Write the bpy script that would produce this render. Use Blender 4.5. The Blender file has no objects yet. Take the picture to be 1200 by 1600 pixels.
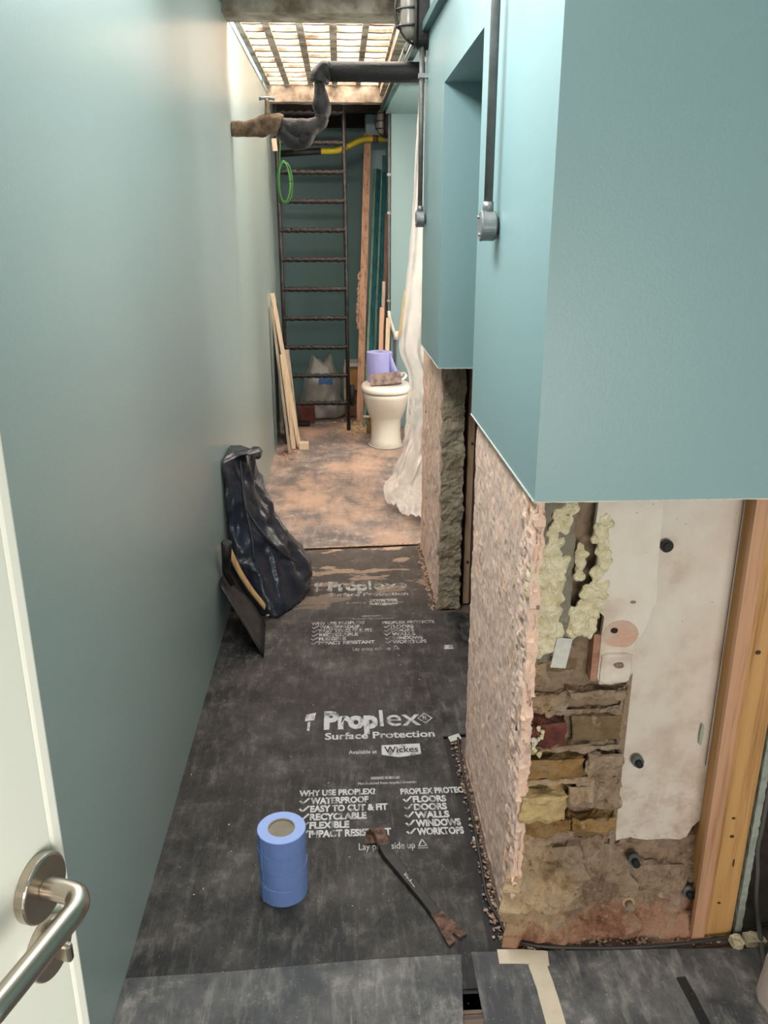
import bpy, bmesh, math, random
from mathutils import Vector, Matrix, noise, Quaternion
random.seed(7)
SC = bpy.context.scene
COL = SC.collection
# ------------------------------------------------------------ camera, world, lights, exposure
F_PX = 1300.0
TH = math.atan(442 / F_PX)
PS = math.atan(70 * math.cos(TH) / F_PX)
cam_d = bpy.data.cameras.new('camera')
cam_d.sensor_fit = 'VERTICAL'; cam_d.sensor_height = 32.0
cam_d.lens = 32.0 * F_PX / 1600.0
cam_d.clip_start = 0.02
cam = bpy.data.objects.new('camera', cam_d); COL.objects.link(cam)
cam.location = (0, 0, 1.6)
cam.rotation_euler = (math.pi / 2 - TH, 0, -PS)
SC.camera = cam
w = bpy.data.worlds.new('overcast_sky'); SC.world = w; w.use_nodes = True
w.node_tree.nodes['Background'].inputs[0].default_value = (0.98, 1.0, 1.0, 1)
w.node_tree.nodes['Background'].inputs[1].default_value = 14.0
SC.view_settings.view_transform = 'Standard'
SC.view_settings.look = 'None'
SC.view_settings.gamma = 1.0
SC.view_settings.exposure = 0.66
SC.cycles.max_bounces = 8
SC.cycles.diffuse_bounces = 5
SC.cycles.transparent_max_bounces = 12
SC.cycles.sample_clamp_indirect = 6.0


def lamp(name, loc, size, energy, color, rot=(0, 0, 0)):
    d = bpy.data.lights.new(name, 'AREA'); d.shape = 'RECTANGLE'
    d.size, d.size_y = size; d.energy = energy; d.color = color
    o = bpy.data.objects.new(name, d); COL.objects.link(o)
    o.location = loc; o.rotation_euler = rot
    return o


lamp('assumed_light_by_the_door', (0.45, -0.1, 2.50), (0.5, 0.8), 1.5, (1.0, 0.93, 0.86))  # assumed overhead light, unseen; added to light the door and near floor
lamp('assumed_light_behind_the_camera', (0.55, -0.72, 0.95), (1.1, 0.8), 21, (1.0, 0.96, 0.91), (math.radians(76), 0, 0))  # assumed light from behind the camera, unseen; no window in the rear wall
lamp('assumed_light_in_the_passage', (-0.25, 1.9, 2.50), (0.3, 1.6), 25, (0.95, 1.0, 1.0), (0, math.radians(-35), 0))  # assumed overhead light, tilted at the right wall to brighten it; no fitting built
lamp('added_fill_before_the_beam', (0.10, 3.5, 2.59), (0.3, 1.0), 6, (1.0, 0.98, 0.95))  # added unseen fill for the stretch before the beam; no real fitting
lamp('added_fill_behind_the_beam', (-0.07, 4.49, 2.54), (0.7, 0.06), 8, (1.0, 0.93, 0.86), (math.radians(50), 0, 0))  # added fill lamp, unseen, brightens the far end; no real fitting
lamp('assumed_light_in_the_alcove', (1.55, 5.1, 1.55), (1.4, 1.7), 40, (1.0, 0.90, 0.80), (math.pi / 2, 0, math.pi / 2))  # assumed unseen source, no window built; lights polythene and far left wall

# ------------------------------------------------------------ materials


def srgb(r, g, b):
    def f(c):
        c /= 255.0
        return c / 12.92 if c <= 0.04045 else ((c + 0.055) / 1.055) ** 2.4
    return (f(r), f(g), f(b), 1)


class NT:
    def __init__(s, name):
        s.m = bpy.data.materials.new(name); s.m.use_nodes = True
        s.t = s.m.node_tree; s.b = s.t.nodes['Principled BSDF']
        s.tc = s.t.nodes.new('ShaderNodeTexCoord')
        s.geo = s.t.nodes.new('ShaderNodeNewGeometry')

    def n(s, typ, **kw):
        x = s.t.nodes.new('ShaderNode' + typ)
        for k, v in kw.items():
            setattr(x, k, v)
        return x

    def l(s, a, b): s.t.links.new(a, b)

    def pos(s, scale=(1, 1, 1)):
        mp = s.n('Mapping'); mp.inputs['Scale'].default_value = scale
        s.l(s.geo.outputs['Position'], mp.inputs[0]); return mp.outputs[0]

    def noise(s, scale, detail=4, vec=None, rough=0.6):
        x = s.n('TexNoise'); x.inputs['Scale'].default_value = scale
        x.inputs['Detail'].default_value = detail; x.inputs['Roughness'].default_value = rough
        s.l(vec or s.pos(), x.inputs['Vector']); return x.outputs[0]

    def ramp(s, fac, *stops):
        r = s.n('ValToRGB'); e = r.color_ramp.elements
        while len(e) < len(stops): e.new(0.5)
        for i, (p, c) in enumerate(stops):
            e[i].position = p; e[i].color = c if len(c) == 4 else (*c, 1)
        s.l(fac, r.inputs[0]); return r.outputs[0]

    def mask(s, fac, a, b):
        m = s.n('MapRange'); m.inputs[1].default_value = a; m.inputs[2].default_value = b
        s.l(fac, m.inputs[0]); return m.outputs[0]

    def mix(s, fac, a, b):
        m = s.n('MixRGB')
        for i, v in ((0, fac), (1, a), (2, b)):
            if isinstance(v, (tuple, float, int)): m.inputs[i].default_value = v
            else: s.l(v, m.inputs[i])
        return m.outputs[0]

    def math(s, op, a, b=0.0):
        m = s.n('Math', operation=op)
        for i, v in enumerate((a, b)):
            if isinstance(v, (float, int)): m.inputs[i].default_value = v
            else: s.l(v, m.inputs[i])
        return m.outputs[0]

    def bump(s, h, strength=0.3, dist=0.01):
        b = s.n('Bump'); b.inputs['Strength'].default_value = strength
        b.inputs['Distance'].default_value = dist
        s.l(h, b.inputs['Height']); s.l(b.outputs[0], s.b.inputs['Normal'])

    def col(s, c):
        if isinstance(c, tuple): s.b.inputs['Base Color'].default_value = c
        else: s.l(c, s.b.inputs['Base Color'])

    def set(s, rough=None, metal=None, **kw):
        if rough is not None: s.b.inputs['Roughness'].default_value = rough
        if metal is not None: s.b.inputs['Metallic'].default_value = metal
        for k, v in kw.items(): s.b.inputs[k].default_value = v


def simple(name, c, rough=0.5, metal=0.0, var=0.0, scale=20.0, bump=0.0, c2=None, **kw):
    q = NT(name); q.set(rough, metal, **kw)
    if c2 is None: c2 = tuple(x * (1 - var) for x in c[:3]) + (1,)
    if var or c2:
        q.col(q.ramp(q.noise(scale, 5), (0.35, c2), (0.62, c)))
    else: q.col(c)
    if bump: q.bump(q.noise(scale * 4, 4), bump)
    return q.m


def paint(name, c, rough=0.45, marks=0.0):
    q = NT(name); q.set(rough)
    base = q.ramp(q.noise(1.3, 3), (0.3, tuple(x * 0.96 for x in c[:3]) + (1,)), (0.7, c))
    if marks:
        v = q.pos((1, 0.35, 2.2))
        m = q.mask(q.noise(9, 6, v, 0.75), 0.70, 0.78)
        base = q.mix(q.math('MULTIPLY', m, 0.25), base, srgb(205, 210, 205))
        m2 = q.mask(q.noise(13, 7, q.pos((1, 0.8, 0.25)), 0.8), 0.72, 0.80)
        base = q.mix(q.math('MULTIPLY', m2, 0.35), base, srgb(80, 95, 95))
    q.col(base)
    q.bump(q.noise(160, 2), 0.04)
    return q.m


M = {}
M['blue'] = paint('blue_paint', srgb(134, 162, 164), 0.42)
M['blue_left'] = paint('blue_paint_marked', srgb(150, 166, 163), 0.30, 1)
M['blue_shaded'] = paint('shaded_blue_paint', srgb(92, 124, 126), 0.5)  # wall blue darkened: shade of the unlit far end put into the colour
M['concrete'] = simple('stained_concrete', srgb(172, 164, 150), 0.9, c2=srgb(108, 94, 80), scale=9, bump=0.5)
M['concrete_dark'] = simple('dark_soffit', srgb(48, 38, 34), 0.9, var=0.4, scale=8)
M['white_paint'] = simple('white_door_paint', srgb(226, 226, 214), 0.3)
M['door_edge'] = simple('door_edge_paint', srgb(236, 234, 222), 0.35)
M['plaster'] = simple('white_torn_plaster', srgb(210, 206, 196), 0.9, var=0.15, scale=60, bump=0.5)
M['white_ceramic'] = simple('white_ceramic', srgb(225, 218, 205), 0.12)
M['seat_plastic'] = simple('white_seat_plastic', srgb(232, 226, 216), 0.25)
M['black_gap'] = simple('black_rubber', srgb(25, 22, 22), 0.7)
M['black_metal'] = simple('black_steel', srgb(40, 36, 34), 0.5, 0.2, c2=srgb(22, 20, 20), scale=30, bump=0.25)
M['rung'] = simple('worn_black_iron', srgb(50, 43, 41), 0.5, 0.3, c2=srgb(22, 20, 20), scale=50, bump=0.2)
M['stile'] = simple('worn_grey_iron', srgb(60, 55, 54), 0.4, 0.4, c2=srgb(26, 24, 24), scale=14, bump=0.1)
M['galv'] = simple('galvanised_steel', srgb(150, 150, 150), 0.42, 0.6, var=0.3, scale=40)
M['conduit'] = simple('dull_zinc_conduit', srgb(112, 112, 110), 0.5, 0.4, var=0.3, scale=22)
M['chrome'] = simple('bright_conduit', srgb(210, 210, 205), 0.18, 1.0)
M['satin'] = simple('satin_stainless_steel', srgb(190, 178, 165), 0.28, 1.0)
M['tape_blue'] = simple('blue_masking_tape', srgb(112, 138, 196), 0.75, var=0.08, scale=30, bump=0.1)
M['tape_top'] = simple('pale_blue_tape_edge', srgb(156, 174, 226), 0.8, var=0.06, scale=90)
M['card'] = simple('grey_cardboard', srgb(140, 128, 112), 0.9, var=0.15, scale=30)
M['roll'] = simple('lilac_blue_paper', srgb(158, 158, 212), 0.9, var=0.05, scale=12, bump=0.1)
M['lag_black'] = simple('black_lagging_tape', srgb(26, 24, 24), 0.6, c2=srgb(26, 24, 26), scale=20, bump=0.3)
M['lag_dust'] = simple('dusty_lagging', srgb(172, 152, 138), 0.8, c2=srgb(52, 44, 42), scale=16, bump=0.6)
M['hessian'] = simple('brown_hessian', srgb(136, 112, 88), 0.95, c2=srgb(78, 60, 46), scale=22, bump=0.8)
M['brass'] = simple('dull_brass', srgb(128, 112, 90), 0.4, 0.6, var=0.2)
M['yellow'] = simple('yellow_plastic', srgb(200, 176, 30), 0.4, var=0.2, scale=14)
M['green'] = simple('green_cable', srgb(44, 96, 42), 0.4)
M['cable'] = simple('black_cable', srgb(52, 48, 46), 0.5, var=0.2)
M['cable_grey'] = simple('grey_cable', srgb(92, 86, 82), 0.6)
M['white_plastic'] = simple('white_plastic', srgb(215, 212, 205), 0.5)
M['foam'] = simple('expanding_foam', srgb(234, 222, 190), 0.85, c2=srgb(204, 186, 146), scale=40, bump=0.9)
M['brown_dirty'] = simple('dirty_metal_plate', srgb(132, 112, 104), 0.6, c2=srgb(84, 70, 66), scale=30)
M['dark_void'] = simple('shade_and_mark_black', srgb(32, 26, 24), 0.9)  # near-black paints in shade of voids and behind offcuts; also holes, pencil line
M['debris'] = simple('plaster_crumbs', srgb(196, 168, 146), 0.95, c2=srgb(150, 112, 90), scale=60, bump=0.5)
M['red'] = simple('dark_red_block', srgb(96, 44, 38), 0.8, var=0.3)
M['spade'] = simple('blackened_steel_blade', srgb(56, 54, 54), 0.45, 0.3, c2=srgb(26, 25, 26), scale=18, bump=0.15)
M['masking'] = simple('cream_paper_tape', srgb(208, 190, 168), 0.85, var=0.08, scale=30, bump=0.2)


def wood(name, c1, c2, grain=(30, 30, 1.2), rough=0.65):
    q = NT(name); q.set(rough)
    mp = q.n('Mapping'); mp.inputs['Scale'].default_value = grain
    q.l(q.tc.outputs['Object'], mp.inputs[0])
    a = q.noise(1.6, 5, mp.outputs[0], 0.65)
    q.col(q.ramp(a, (0.32, c2), (0.5, c1), (0.72, tuple(min(1, x * 1.12) for x in c1[:3]) + (1,))))
    q.bump(a, 0.15)
    return q.m


M['stud'] = wood('new_pine', srgb(188, 142, 88), srgb(146, 98, 56))
M['stud_side'] = wood('pine_side', srgb(186, 140, 108), srgb(150, 104, 74))
M['batten'] = wood('old_pine_batten', srgb(190, 150, 122), srgb(140, 100, 78))
M['offcut'] = wood('pale_offcut', srgb(204, 184, 156), srgb(168, 146, 118))
M['grey_board'] = wood('weathered_board', srgb(160, 146, 128), srgb(100, 88, 76))
M['teal_board'] = wood('teal_painted_board', srgb(30, 96, 104), srgb(18, 58, 66))
M['teal_edge'] = wood('pale_teal_edge', srgb(118, 144, 124), srgb(70, 104, 96))
M['brown_board'] = wood('brown_board', srgb(112, 78, 64), srgb(70, 48, 40))
M['handle_wood'] = wood('ash_handle', srgb(206, 164, 112), srgb(170, 126, 80))
M['floorboard'] = wood('brown_floorboard', srgb(112, 92, 78), srgb(70, 56, 48), (2, 30, 30))


def sheet_mat(name, base, dust, amt, streak=0.5, pinkdust=False, ymask=None, rough=0.55):
    q = NT(name); q.set(rough, **{'Specular IOR Level': 0.3})
    n1 = q.noise(5.5, 8, None, 0.72)
    n2 = q.noise(40, 5, q.pos((1, 0.25, 1)), 0.7)
    n3 = q.noise(2.2, 3)
    f = q.math('MULTIPLY', q.mask(n1, 0.40, 0.74), amt)
    f = q.math('ADD', f, q.math('MULTIPLY', q.mask(n2, 0.50, 0.75), streak))
    f = q.math('MULTIPLY', f, q.mask(n3, 0.2, 0.7))
    n4 = q.noise(75, 3, q.pos((1, 0.05, 1)), 0.6)
    f = q.math('ADD', f, q.math('MULTIPLY', q.math('MULTIPLY', q.mask(n4, 0.60, 0.70), q.mask(q.noise(6, 3, q.pos((1, 1.2, 1))), 0.45, 0.62)), 0.45 * amt))
    n5 = q.noise(11, 7, None, 0.75)
    f = q.math('ADD', f, q.math('MULTIPLY', q.mask(n5, 0.56, 0.66), 0.35 * amt))
    c = q.mix(f, base, dust)
    sp = q.mask(q.noise(190, 2, None, 0.5), 0.715, 0.74)
    c = q.mix(q.math('MULTIPLY', sp, 0.6), c, srgb(190, 182, 170))
    if pinkdust:
        pd = q.mask(q.noise(1.7, 6, q.pos((1.4, 0.8, 1)), 0.7), 0.46, 0.62)
        c = q.mix(q.math('MULTIPLY', pd, 0.6), c, srgb(206, 170, 146))
    if ymask:
        sx = q.n('SeparateXYZ'); q.l(q.geo.outputs['Position'], sx.inputs[0])
        ym = q.mask(sx.outputs[1], *ymask)
        pd = q.mask(q.noise(7.0, 7, q.pos((0.6, 1.3, 1)), 0.62), 0.535, 0.56)
        c = q.mix(q.math('MULTIPLY', q.math('MULTIPLY', pd, ym), 0.85), c, srgb(205, 172, 146))
        c = q.mix(q.math('MULTIPLY', ym, 0.25), c, srgb(140, 124, 114))
    q.col(c)
    wv = q.n('TexWave'); wv.inputs['Scale'].default_value = 32.0
    q.l(q.pos(), wv.inputs['Vector'])
    q.bump(wv.outputs[1], 0.05, 0.002)
    q.l(q.math('ADD', q.math('MULTIPLY', f, 0.35), rough), q.b.inputs['Roughness'])
    return q.m


M['sheet_main'] = sheet_mat('scuffed_black_correx', srgb(29, 28, 30), srgb(124, 116, 110), 0.7, 0.7, ymask=(3.2, 4.1), rough=0.5)
M['sheet_clean'] = sheet_mat('clean_black_correx', srgb(34, 33, 35), srgb(70, 66, 64), 0.4, 0.2, rough=0.5)
M['sheet_front'] = sheet_mat('dusty_grey_correx', srgb(66, 66, 69), srgb(160, 152, 146), 0.8, 0.8, rough=0.5)
M['sheet_far'] = sheet_mat('dust_covered_correx', srgb(106, 98, 96), srgb(188, 170, 158), 1.0, 0.6, pinkdust=True, rough=0.65)


def print_mat():
    q = NT('worn_white_print'); q.set(0.6)
    q.col(q.ramp(q.noise(38, 6, q.pos((1, 0.4, 1)), 0.7), (0.36, srgb(92, 90, 90)), (0.5, srgb(196, 192, 190))))
    return q.m


def print_mat2():
    q = NT('half_worn_print'); q.set(0.6)
    q.col(q.ramp(q.noise(30, 6, None, 0.7), (0.40, srgb(80, 76, 76)), (0.58, srgb(190, 184, 180))))
    return q.m


M['print'] = print_mat(); M['print2'] = print_mat2()


def masonry(name, cols, scale=14, pit=0.5, vec=(1, 1, 1), bump=0.8):
    q = NT(name); q.set(0.95)
    v = q.pos(vec)
    a = q.noise(scale, 7, v, 0.7)
    st = [(0.3 + 0.42 * i / (len(cols) - 1), c) for i, c in enumerate(cols)]
    c = q.ramp(a, *st)
    pm = q.mask(q.noise(scale * 4.2, 4, v, 0.6), 0.62, 0.70)
    c = q.mix(q.math('MULTIPLY', pm, pit), c, srgb(78, 58, 46))
    lm = q.mask(q.noise(scale * 3.1, 5, q.pos((vec[0], vec[1] * 1.3, vec[2] * 0.9)), 0.6), 0.60, 0.68)
    c = q.mix(q.math('MULTIPLY', lm, 0.4), c, srgb(206, 188, 168))
    q.col(c)
    q.bump(q.noise(scale * 3, 8, v, 0.75), bump, 0.02)
    return q.m


M['pier_side'] = masonry('hacked_plaster', [srgb(200, 144, 108), srgb(240, 202, 180), srgb(224, 190, 174), srgb(246, 208, 182)], 13, 0.75, (1, 0.8, 0.6), 0.45)
M['mortar'] = masonry('grey_brown_mortar', [srgb(126, 104, 84), srgb(168, 144, 118), srgb(150, 134, 118)], 14, 0.4)
M['mortar_pale'] = masonry('sandy_mortar', [srgb(176, 136, 94), srgb(206, 172, 134), srgb(184, 162, 140)], 10, 0.35)
M['mortar_red'] = masonry('brick_red_rubble', [srgb(164, 104, 80), srgb(198, 150, 122), srgb(180, 150, 126)], 12, 0.3)


def mortar_mix():
    q = NT('mixed_mortar'); q.set(0.95)
    a = q.noise(16, 7, None, 0.72)
    pale = q.ramp(a, (0.3, srgb(168, 128, 86)), (0.5, srgb(222, 188, 148)), (0.72, srgb(206, 182, 158)))
    grey = q.ramp(a, (0.3, srgb(118, 92, 72)), (0.5, srgb(182, 152, 126)), (0.72, srgb(196, 176, 158)))
    red = q.ramp(a, (0.3, srgb(140, 88, 64)), (0.5, srgb(200, 148, 120)), (0.72, srgb(184, 154, 130)))
    sx = q.n('SeparateXYZ'); q.l(q.geo.outputs['Position'], sx.inputs[0])
    n = q.noise(7, 5, None, 0.6)
    mx = q.mask(q.math('ADD', q.math('MULTIPLY', sx.outputs[0], 2.2), n), 1.38, 1.62)
    mz = q.mask(q.math('ADD', q.math('MULTIPLY', sx.outputs[2], -4.5), n), 0.38, 0.12)
    c = q.mix(mx, pale, grey)
    c = q.mix(q.math('SUBTRACT', 1.0, mz), c, red)
    c = q.mix(q.math('MULTIPLY', q.mask(q.noise(60, 4), .62, .70), .6), c, srgb(70, 50, 38))  # dark flecks paint crevice shade into the mortar colour
    c = q.mix(q.math('MULTIPLY', q.mask(q.noise(44, 5), .60, .68), .5), c, srgb(216, 196, 172))
    q.col(c); q.bump(q.noise(45, 8, None, .75), 0.9, 0.02)
    return q.m


M['mix'] = mortar_mix()
M['pillar2'] = masonry('grey_mortar_face', [srgb(136, 114, 92), srgb(184, 162, 138), srgb(160, 144, 124)], 12, 0.3)
M['b_red'] = masonry('red_brick', [srgb(72, 42, 38), srgb(124, 62, 52), srgb(140, 108, 94)], 16, 0.3)
M['b_ochre'] = masonry('ochre_brick', [srgb(112, 82, 50), srgb(168, 128, 76), srgb(170, 142, 110)], 14, 0.3)
M['b_stock'] = masonry('stock_brick', [srgb(118, 92, 62), srgb(140, 116, 84), srgb(126, 106, 84)], 14, 0.3)
M['b_yellow'] = masonry('yellow_brick', [srgb(140, 116, 82), srgb(216, 184, 130), srgb(160, 140, 108)], 10, 0.2)
M['slab_grey'] = masonry('grey_render', [srgb(118, 110, 94), srgb(146, 138, 122), srgb(128, 122, 108)], 10, 0.2)


def board_mat():
    q = NT('old_white_plasterboard'); q.set(0.8)
    c = q.ramp(q.noise(6, 6, None, 0.6), (0.3, srgb(176, 152, 134)), (0.5, srgb(206, 192, 178)), (0.7, srgb(214, 204, 192)))
    vo = q.n('TexVoronoi'); vo.inputs['Scale'].default_value = 38
    q.l(q.pos((1, 0.2, 1)), vo.inputs['Vector'])
    d = q.mask(vo.outputs[0], 0.10, 0.06)
    k = q.math('MULTIPLY', d, q.mask(q.noise(9, 3), 0.45, 0.6))
    c = q.mix(q.math('MULTIPLY', k, 0.45), c, srgb(120, 94, 76))
    sx = q.n('SeparateXYZ'); q.l(q.geo.outputs['Position'], sx.inputs[0])
    low = q.math('MULTIPLY', q.mask(sx.outputs[2], 0.55, 0.25), q.mask(q.noise(22, 6, None, 0.7), 0.45, 0.62))
    c = q.mix(q.math('MULTIPLY', low, 0.6), c, srgb(160, 126, 100))
    q.col(c); q.bump(q.noise(30, 5), 0.2)
    return q.m


M['board'] = board_mat()
M['knot'] = simple('dark_knot', srgb(74, 44, 26), .8)


def plastic_bag_black():
    q = NT('black_polythene'); q.set(0.28)
    q.col(srgb(40, 44, 54)); q.bump(q.noise(14, 3, None, 0.5), 0.35, 0.03)
    return q.m


M['sack'] = plastic_bag_black()


def translucent(name, c, alpha=0.75, rough=0.35):
    q = NT(name)
    q.t.nodes.remove(q.b)
    tr = q.n('BsdfTransparent'); tl = q.n('BsdfTranslucent'); df = q.n('BsdfDiffuse'); gl = q.n('BsdfGlossy')
    tl.inputs[0].default_value = c; df.inputs[0].default_value = c
    gl.inputs['Roughness'].default_value = rough; gl.inputs[0].default_value = (1, 1, 1, 1)
    a = q.n('MixShader'); a.inputs[0].default_value = 0.62
    q.l(tl.outputs[0], a.inputs[1]); q.l(df.outputs[0], a.inputs[2])
    b = q.n('MixShader'); b.inputs[0].default_value = 0.07
    q.l(a.outputs[0], b.inputs[1]); q.l(gl.outputs[0], b.inputs[2])
    e = q.n('MixShader')
    q.l(q.ramp(q.noise(8, 3), (0.3, (alpha - .08,) * 3), (0.7, (alpha + .08,) * 3)), e.inputs[0])
    q.l(tr.outputs[0], e.inputs[1]); q.l(b.outputs[0], e.inputs[2])
    out = [x for x in q.t.nodes if x.type == 'OUTPUT_MATERIAL'][0]
    q.l(e.outputs[0], out.inputs[0])
    return q.m


M['polythene'] = translucent('milky_polythene', srgb(234, 226, 220), 0.78)
M['rubble_bag'] = translucent('thin_white_bag', srgb(190, 186, 180), 0.55)


def pane_mat(nm='dirty_glass_lens', lo=(srgb(176, 150, 132), srgb(160, 134, 116))):
    q = NT(nm); q.t.nodes.remove(q.b)
    tr = q.n('BsdfTransparent'); tl = q.n('BsdfTranslucent')
    d = q.noise(10, 6, q.pos((1, 1, 1)), 0.7)
    q.l(q.ramp(d, (0.30, lo[0]), (0.50, srgb(250, 236, 224))), tr.inputs[0])
    q.l(q.ramp(d, (0.30, lo[1]), (0.50, srgb(245, 228, 216))), tl.inputs[0])
    mx = q.n('MixShader')
    mx.inputs[0].default_value = 0.25
    q.l(tr.outputs[0], mx.inputs[1]); q.l(tl.outputs[0], mx.inputs[2])
    out = [x for x in q.t.nodes if x.type == 'OUTPUT_MATERIAL'][0]
    q.l(mx.outputs[0], out.inputs[0])
    return q.m


M['pane'] = pane_mat()

# ------------------------------------------------------------ mesh helpers


def obj(name, bm, mat, parent=None, smooth=False, bevel=0.0):
    me = bpy.data.meshes.new(name)
    bmesh.ops.recalc_face_normals(bm, faces=bm.faces)
    bm.to_mesh(me); bm.free()
    mats = mat if isinstance(mat, (list, tuple)) else [mat]
    for m in mats: me.materials.append(m)
    if smooth:
        for p in me.polygons: p.use_smooth = True
    o = bpy.data.objects.new(name, me); COL.objects.link(o)
    if parent:
        o.parent = parent
        o.matrix_parent_inverse = parent.matrix_basis.inverted()
    if bevel:
        b = o.modifiers.new('bevel', 'BEVEL'); b.width = bevel; b.segments = 2; b.limit_method = 'ANGLE'
    return o


def tag(o, label=None, cat=None, group=None, kind=None):
    if label: o['label'] = label
    if cat: o['category'] = cat
    if group: o['group'] = group
    if kind: o['kind'] = kind
    return o


def thing(name, loc, label, cat, group=None, kind=None):
    o = bpy.data.objects.new(name, None); COL.objects.link(o); o.location = loc
    o.empty_display_size = 0.05
    return tag(o, label, cat, group, kind)


def box(bm, x0, x1, y0, y1, z0, z1, mi=0):
    vs = [bm.verts.new((x, y, z)) for x in (x0, x1) for y in (y0, y1) for z in (z0, z1)]
    for f in ((0, 1, 3, 2), (4, 6, 7, 5), (0, 4, 5, 1), (2, 3, 7, 6), (0, 2, 6, 4), (1, 5, 7, 3)):
        fc = bm.faces.new([vs[i] for i in f]); fc.material_index = mi
    return vs


def bx(*a):
    bm = bmesh.new(); box(bm, *a); return bm


def struct(name, bm, mat, parent=None, **k):
    o = obj(name, bm, mat, parent, **k)
    if not parent: o['kind'] = 'structure'
    return o


def frames(path):
    pts = [Vector(p) for p in path]; n = len(pts); out = []
    t0 = (pts[1] - pts[0]).normalized()
    up = Vector((0, 0, 1)) if abs(t0.z) < 0.9 else Vector((1, 0, 0))
    nrm = (up - t0 * up.dot(t0)).normalized(); pt = t0
    for i in range(n):
        t = (pts[min(i + 1, n - 1)] - pts[max(i - 1, 0)]).normalized()
        q = pt.rotation_difference(t); nrm = q @ nrm
        nrm = (nrm - t * nrm.dot(t)).normalized(); pt = t
        out.append((pts[i], t, nrm, t.cross(nrm)))
    return out


def smooth_path(pts, n=6):
    P = [Vector(p) for p in pts]; P = [P[0] * 2 - P[1]] + P + [P[-1] * 2 - P[-2]]; out = []
    for i in range(1, len(P) - 2):
        for k in range(n):
            t = k / n; a, b, c, d = P[i - 1:i + 3]
            out.append(0.5 * ((2 * b) + (c - a) * t + (2 * a - 5 * b + 4 * c - d) * t * t + (3 * b - a - 3 * c + d) * t ** 3))
    out.append(P[-2]); return out


def tube(bm, path, r, seg=12, caps=True, lump=0.0, mi=0, prof=None):
    fr = frames(path); rings = []
    for i, (p, t, a, b) in enumerate(fr):
        rr = r(i / (len(fr) - 1)) if callable(r) else r
        ring = []
        for k in range(seg):
            th = 2 * math.pi * k / seg
            q = rr * (prof(th, i) if prof else 1.0)
            v = p + (a * math.cos(th) + b * math.sin(th)) * q
            if lump: v += (v - p).normalized() * lump * noise.noise(v * 22)
            ring.append(bm.verts.new(v))
        rings.append(ring)
    for i in range(len(rings) - 1):
        for k in range(seg):
            f = bm.faces.new((rings[i][k], rings[i][(k + 1) % seg], rings[i + 1][(k + 1) % seg], rings[i + 1][k]))
            f.material_index = mi; f.smooth = True
    if caps:
        for ring in (rings[0], rings[-1]):
            f = bm.faces.new(ring); f.material_index = mi
    return bm


def loft(bm, rings, caps=True, mi=0, closed=True):
    R = [[bm.verts.new(p) for p in ring] for ring in rings]; n = len(R[0])
    for i in range(len(R) - 1):
        for k in range(n if closed else n - 1):
            f = bm.faces.new((R[i][k], R[i][(k + 1) % n], R[i + 1][(k + 1) % n], R[i + 1][k]))
            f.material_index = mi
    if caps:
        bm.faces.new(R[0]).material_index = mi
        bm.faces.new(R[-1]).material_index = mi
    return bm


def rod(a, b, r, seg=12): return tube(bmesh.new(), [a, b], r, seg)


def prism(bm, poly, axis, a, b, mi=0):
    """poly: 2D points in the plane normal to axis ('x': (y,z), 'y': (x,z), 'z': (x,y))."""
    def P(p, t):
        return {'x': (t, p[0], p[1]), 'y': (p[0], t, p[1]), 'z': (p[0], p[1], t)}[axis]
    return loft(bm, [[P(p, a) for p in poly], [P(p, b) for p in poly]], mi=mi)


def plank(a, b, w, t, wdir):
    """board from a to b (centre line), width w along wdir, thickness t."""
    a, b = Vector(a), Vector(b); d = (b - a).normalized(); wd = Vector(wdir)
    wd = (wd - d * wd.dot(d)).normalized(); td = d.cross(wd)
    bm = bmesh.new()
    r = [[p + wd * sx * w / 2 + td * sy * t / 2 for sx, sy in ((-1, -1), (1, -1), (1, 1), (-1, 1))] for p in (a, b)]
    return loft(bm, r)


def rough_box(x0, x1, y0, y1, z0, z1, res, fn):
    """closed box with gridded faces; every vertex moved by fn(co, n) along the outward direction."""
    bm = bmesh.new(); nx, ny, nz = [max(2, int(round(d / res))) for d in (x1 - x0, y1 - y0, z1 - z0)]
    V = {}

    def v(i, j, k):
        key = (i, j, k)
        if key not in V:
            co = Vector((x0 + (x1 - x0) * i / nx, y0 + (y1 - y0) * j / ny, z0 + (z1 - z0) * k / nz))
            n = Vector(((i == nx) - (i == 0), (j == ny) - (j == 0), (k == nz) - (k == 0)))
            V[key] = bm.verts.new(co + n.normalized() * fn(co, n))
        return V[key]
    for i in range(nx):
        for k in range(nz):
            for j in (0, ny): bm.faces.new((v(i, j, k), v(i + 1, j, k), v(i + 1, j, k + 1), v(i, j, k + 1)))
        for j in range(ny):
            for k in (0, nz): bm.faces.new((v(i, j, k), v(i + 1, j, k), v(i + 1, j + 1, k), v(i, j + 1, k)))
    for j in range(ny):
        for k in range(nz):
            for i in (0, nx): bm.faces.new((v(i, j, k), v(i, j + 1, k), v(i, j + 1, k + 1), v(i, j, k + 1)))
    return bm


def fbm(p, s, o=4): return noise.fractal(p * s, 0.9, 2.1, o)


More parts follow.
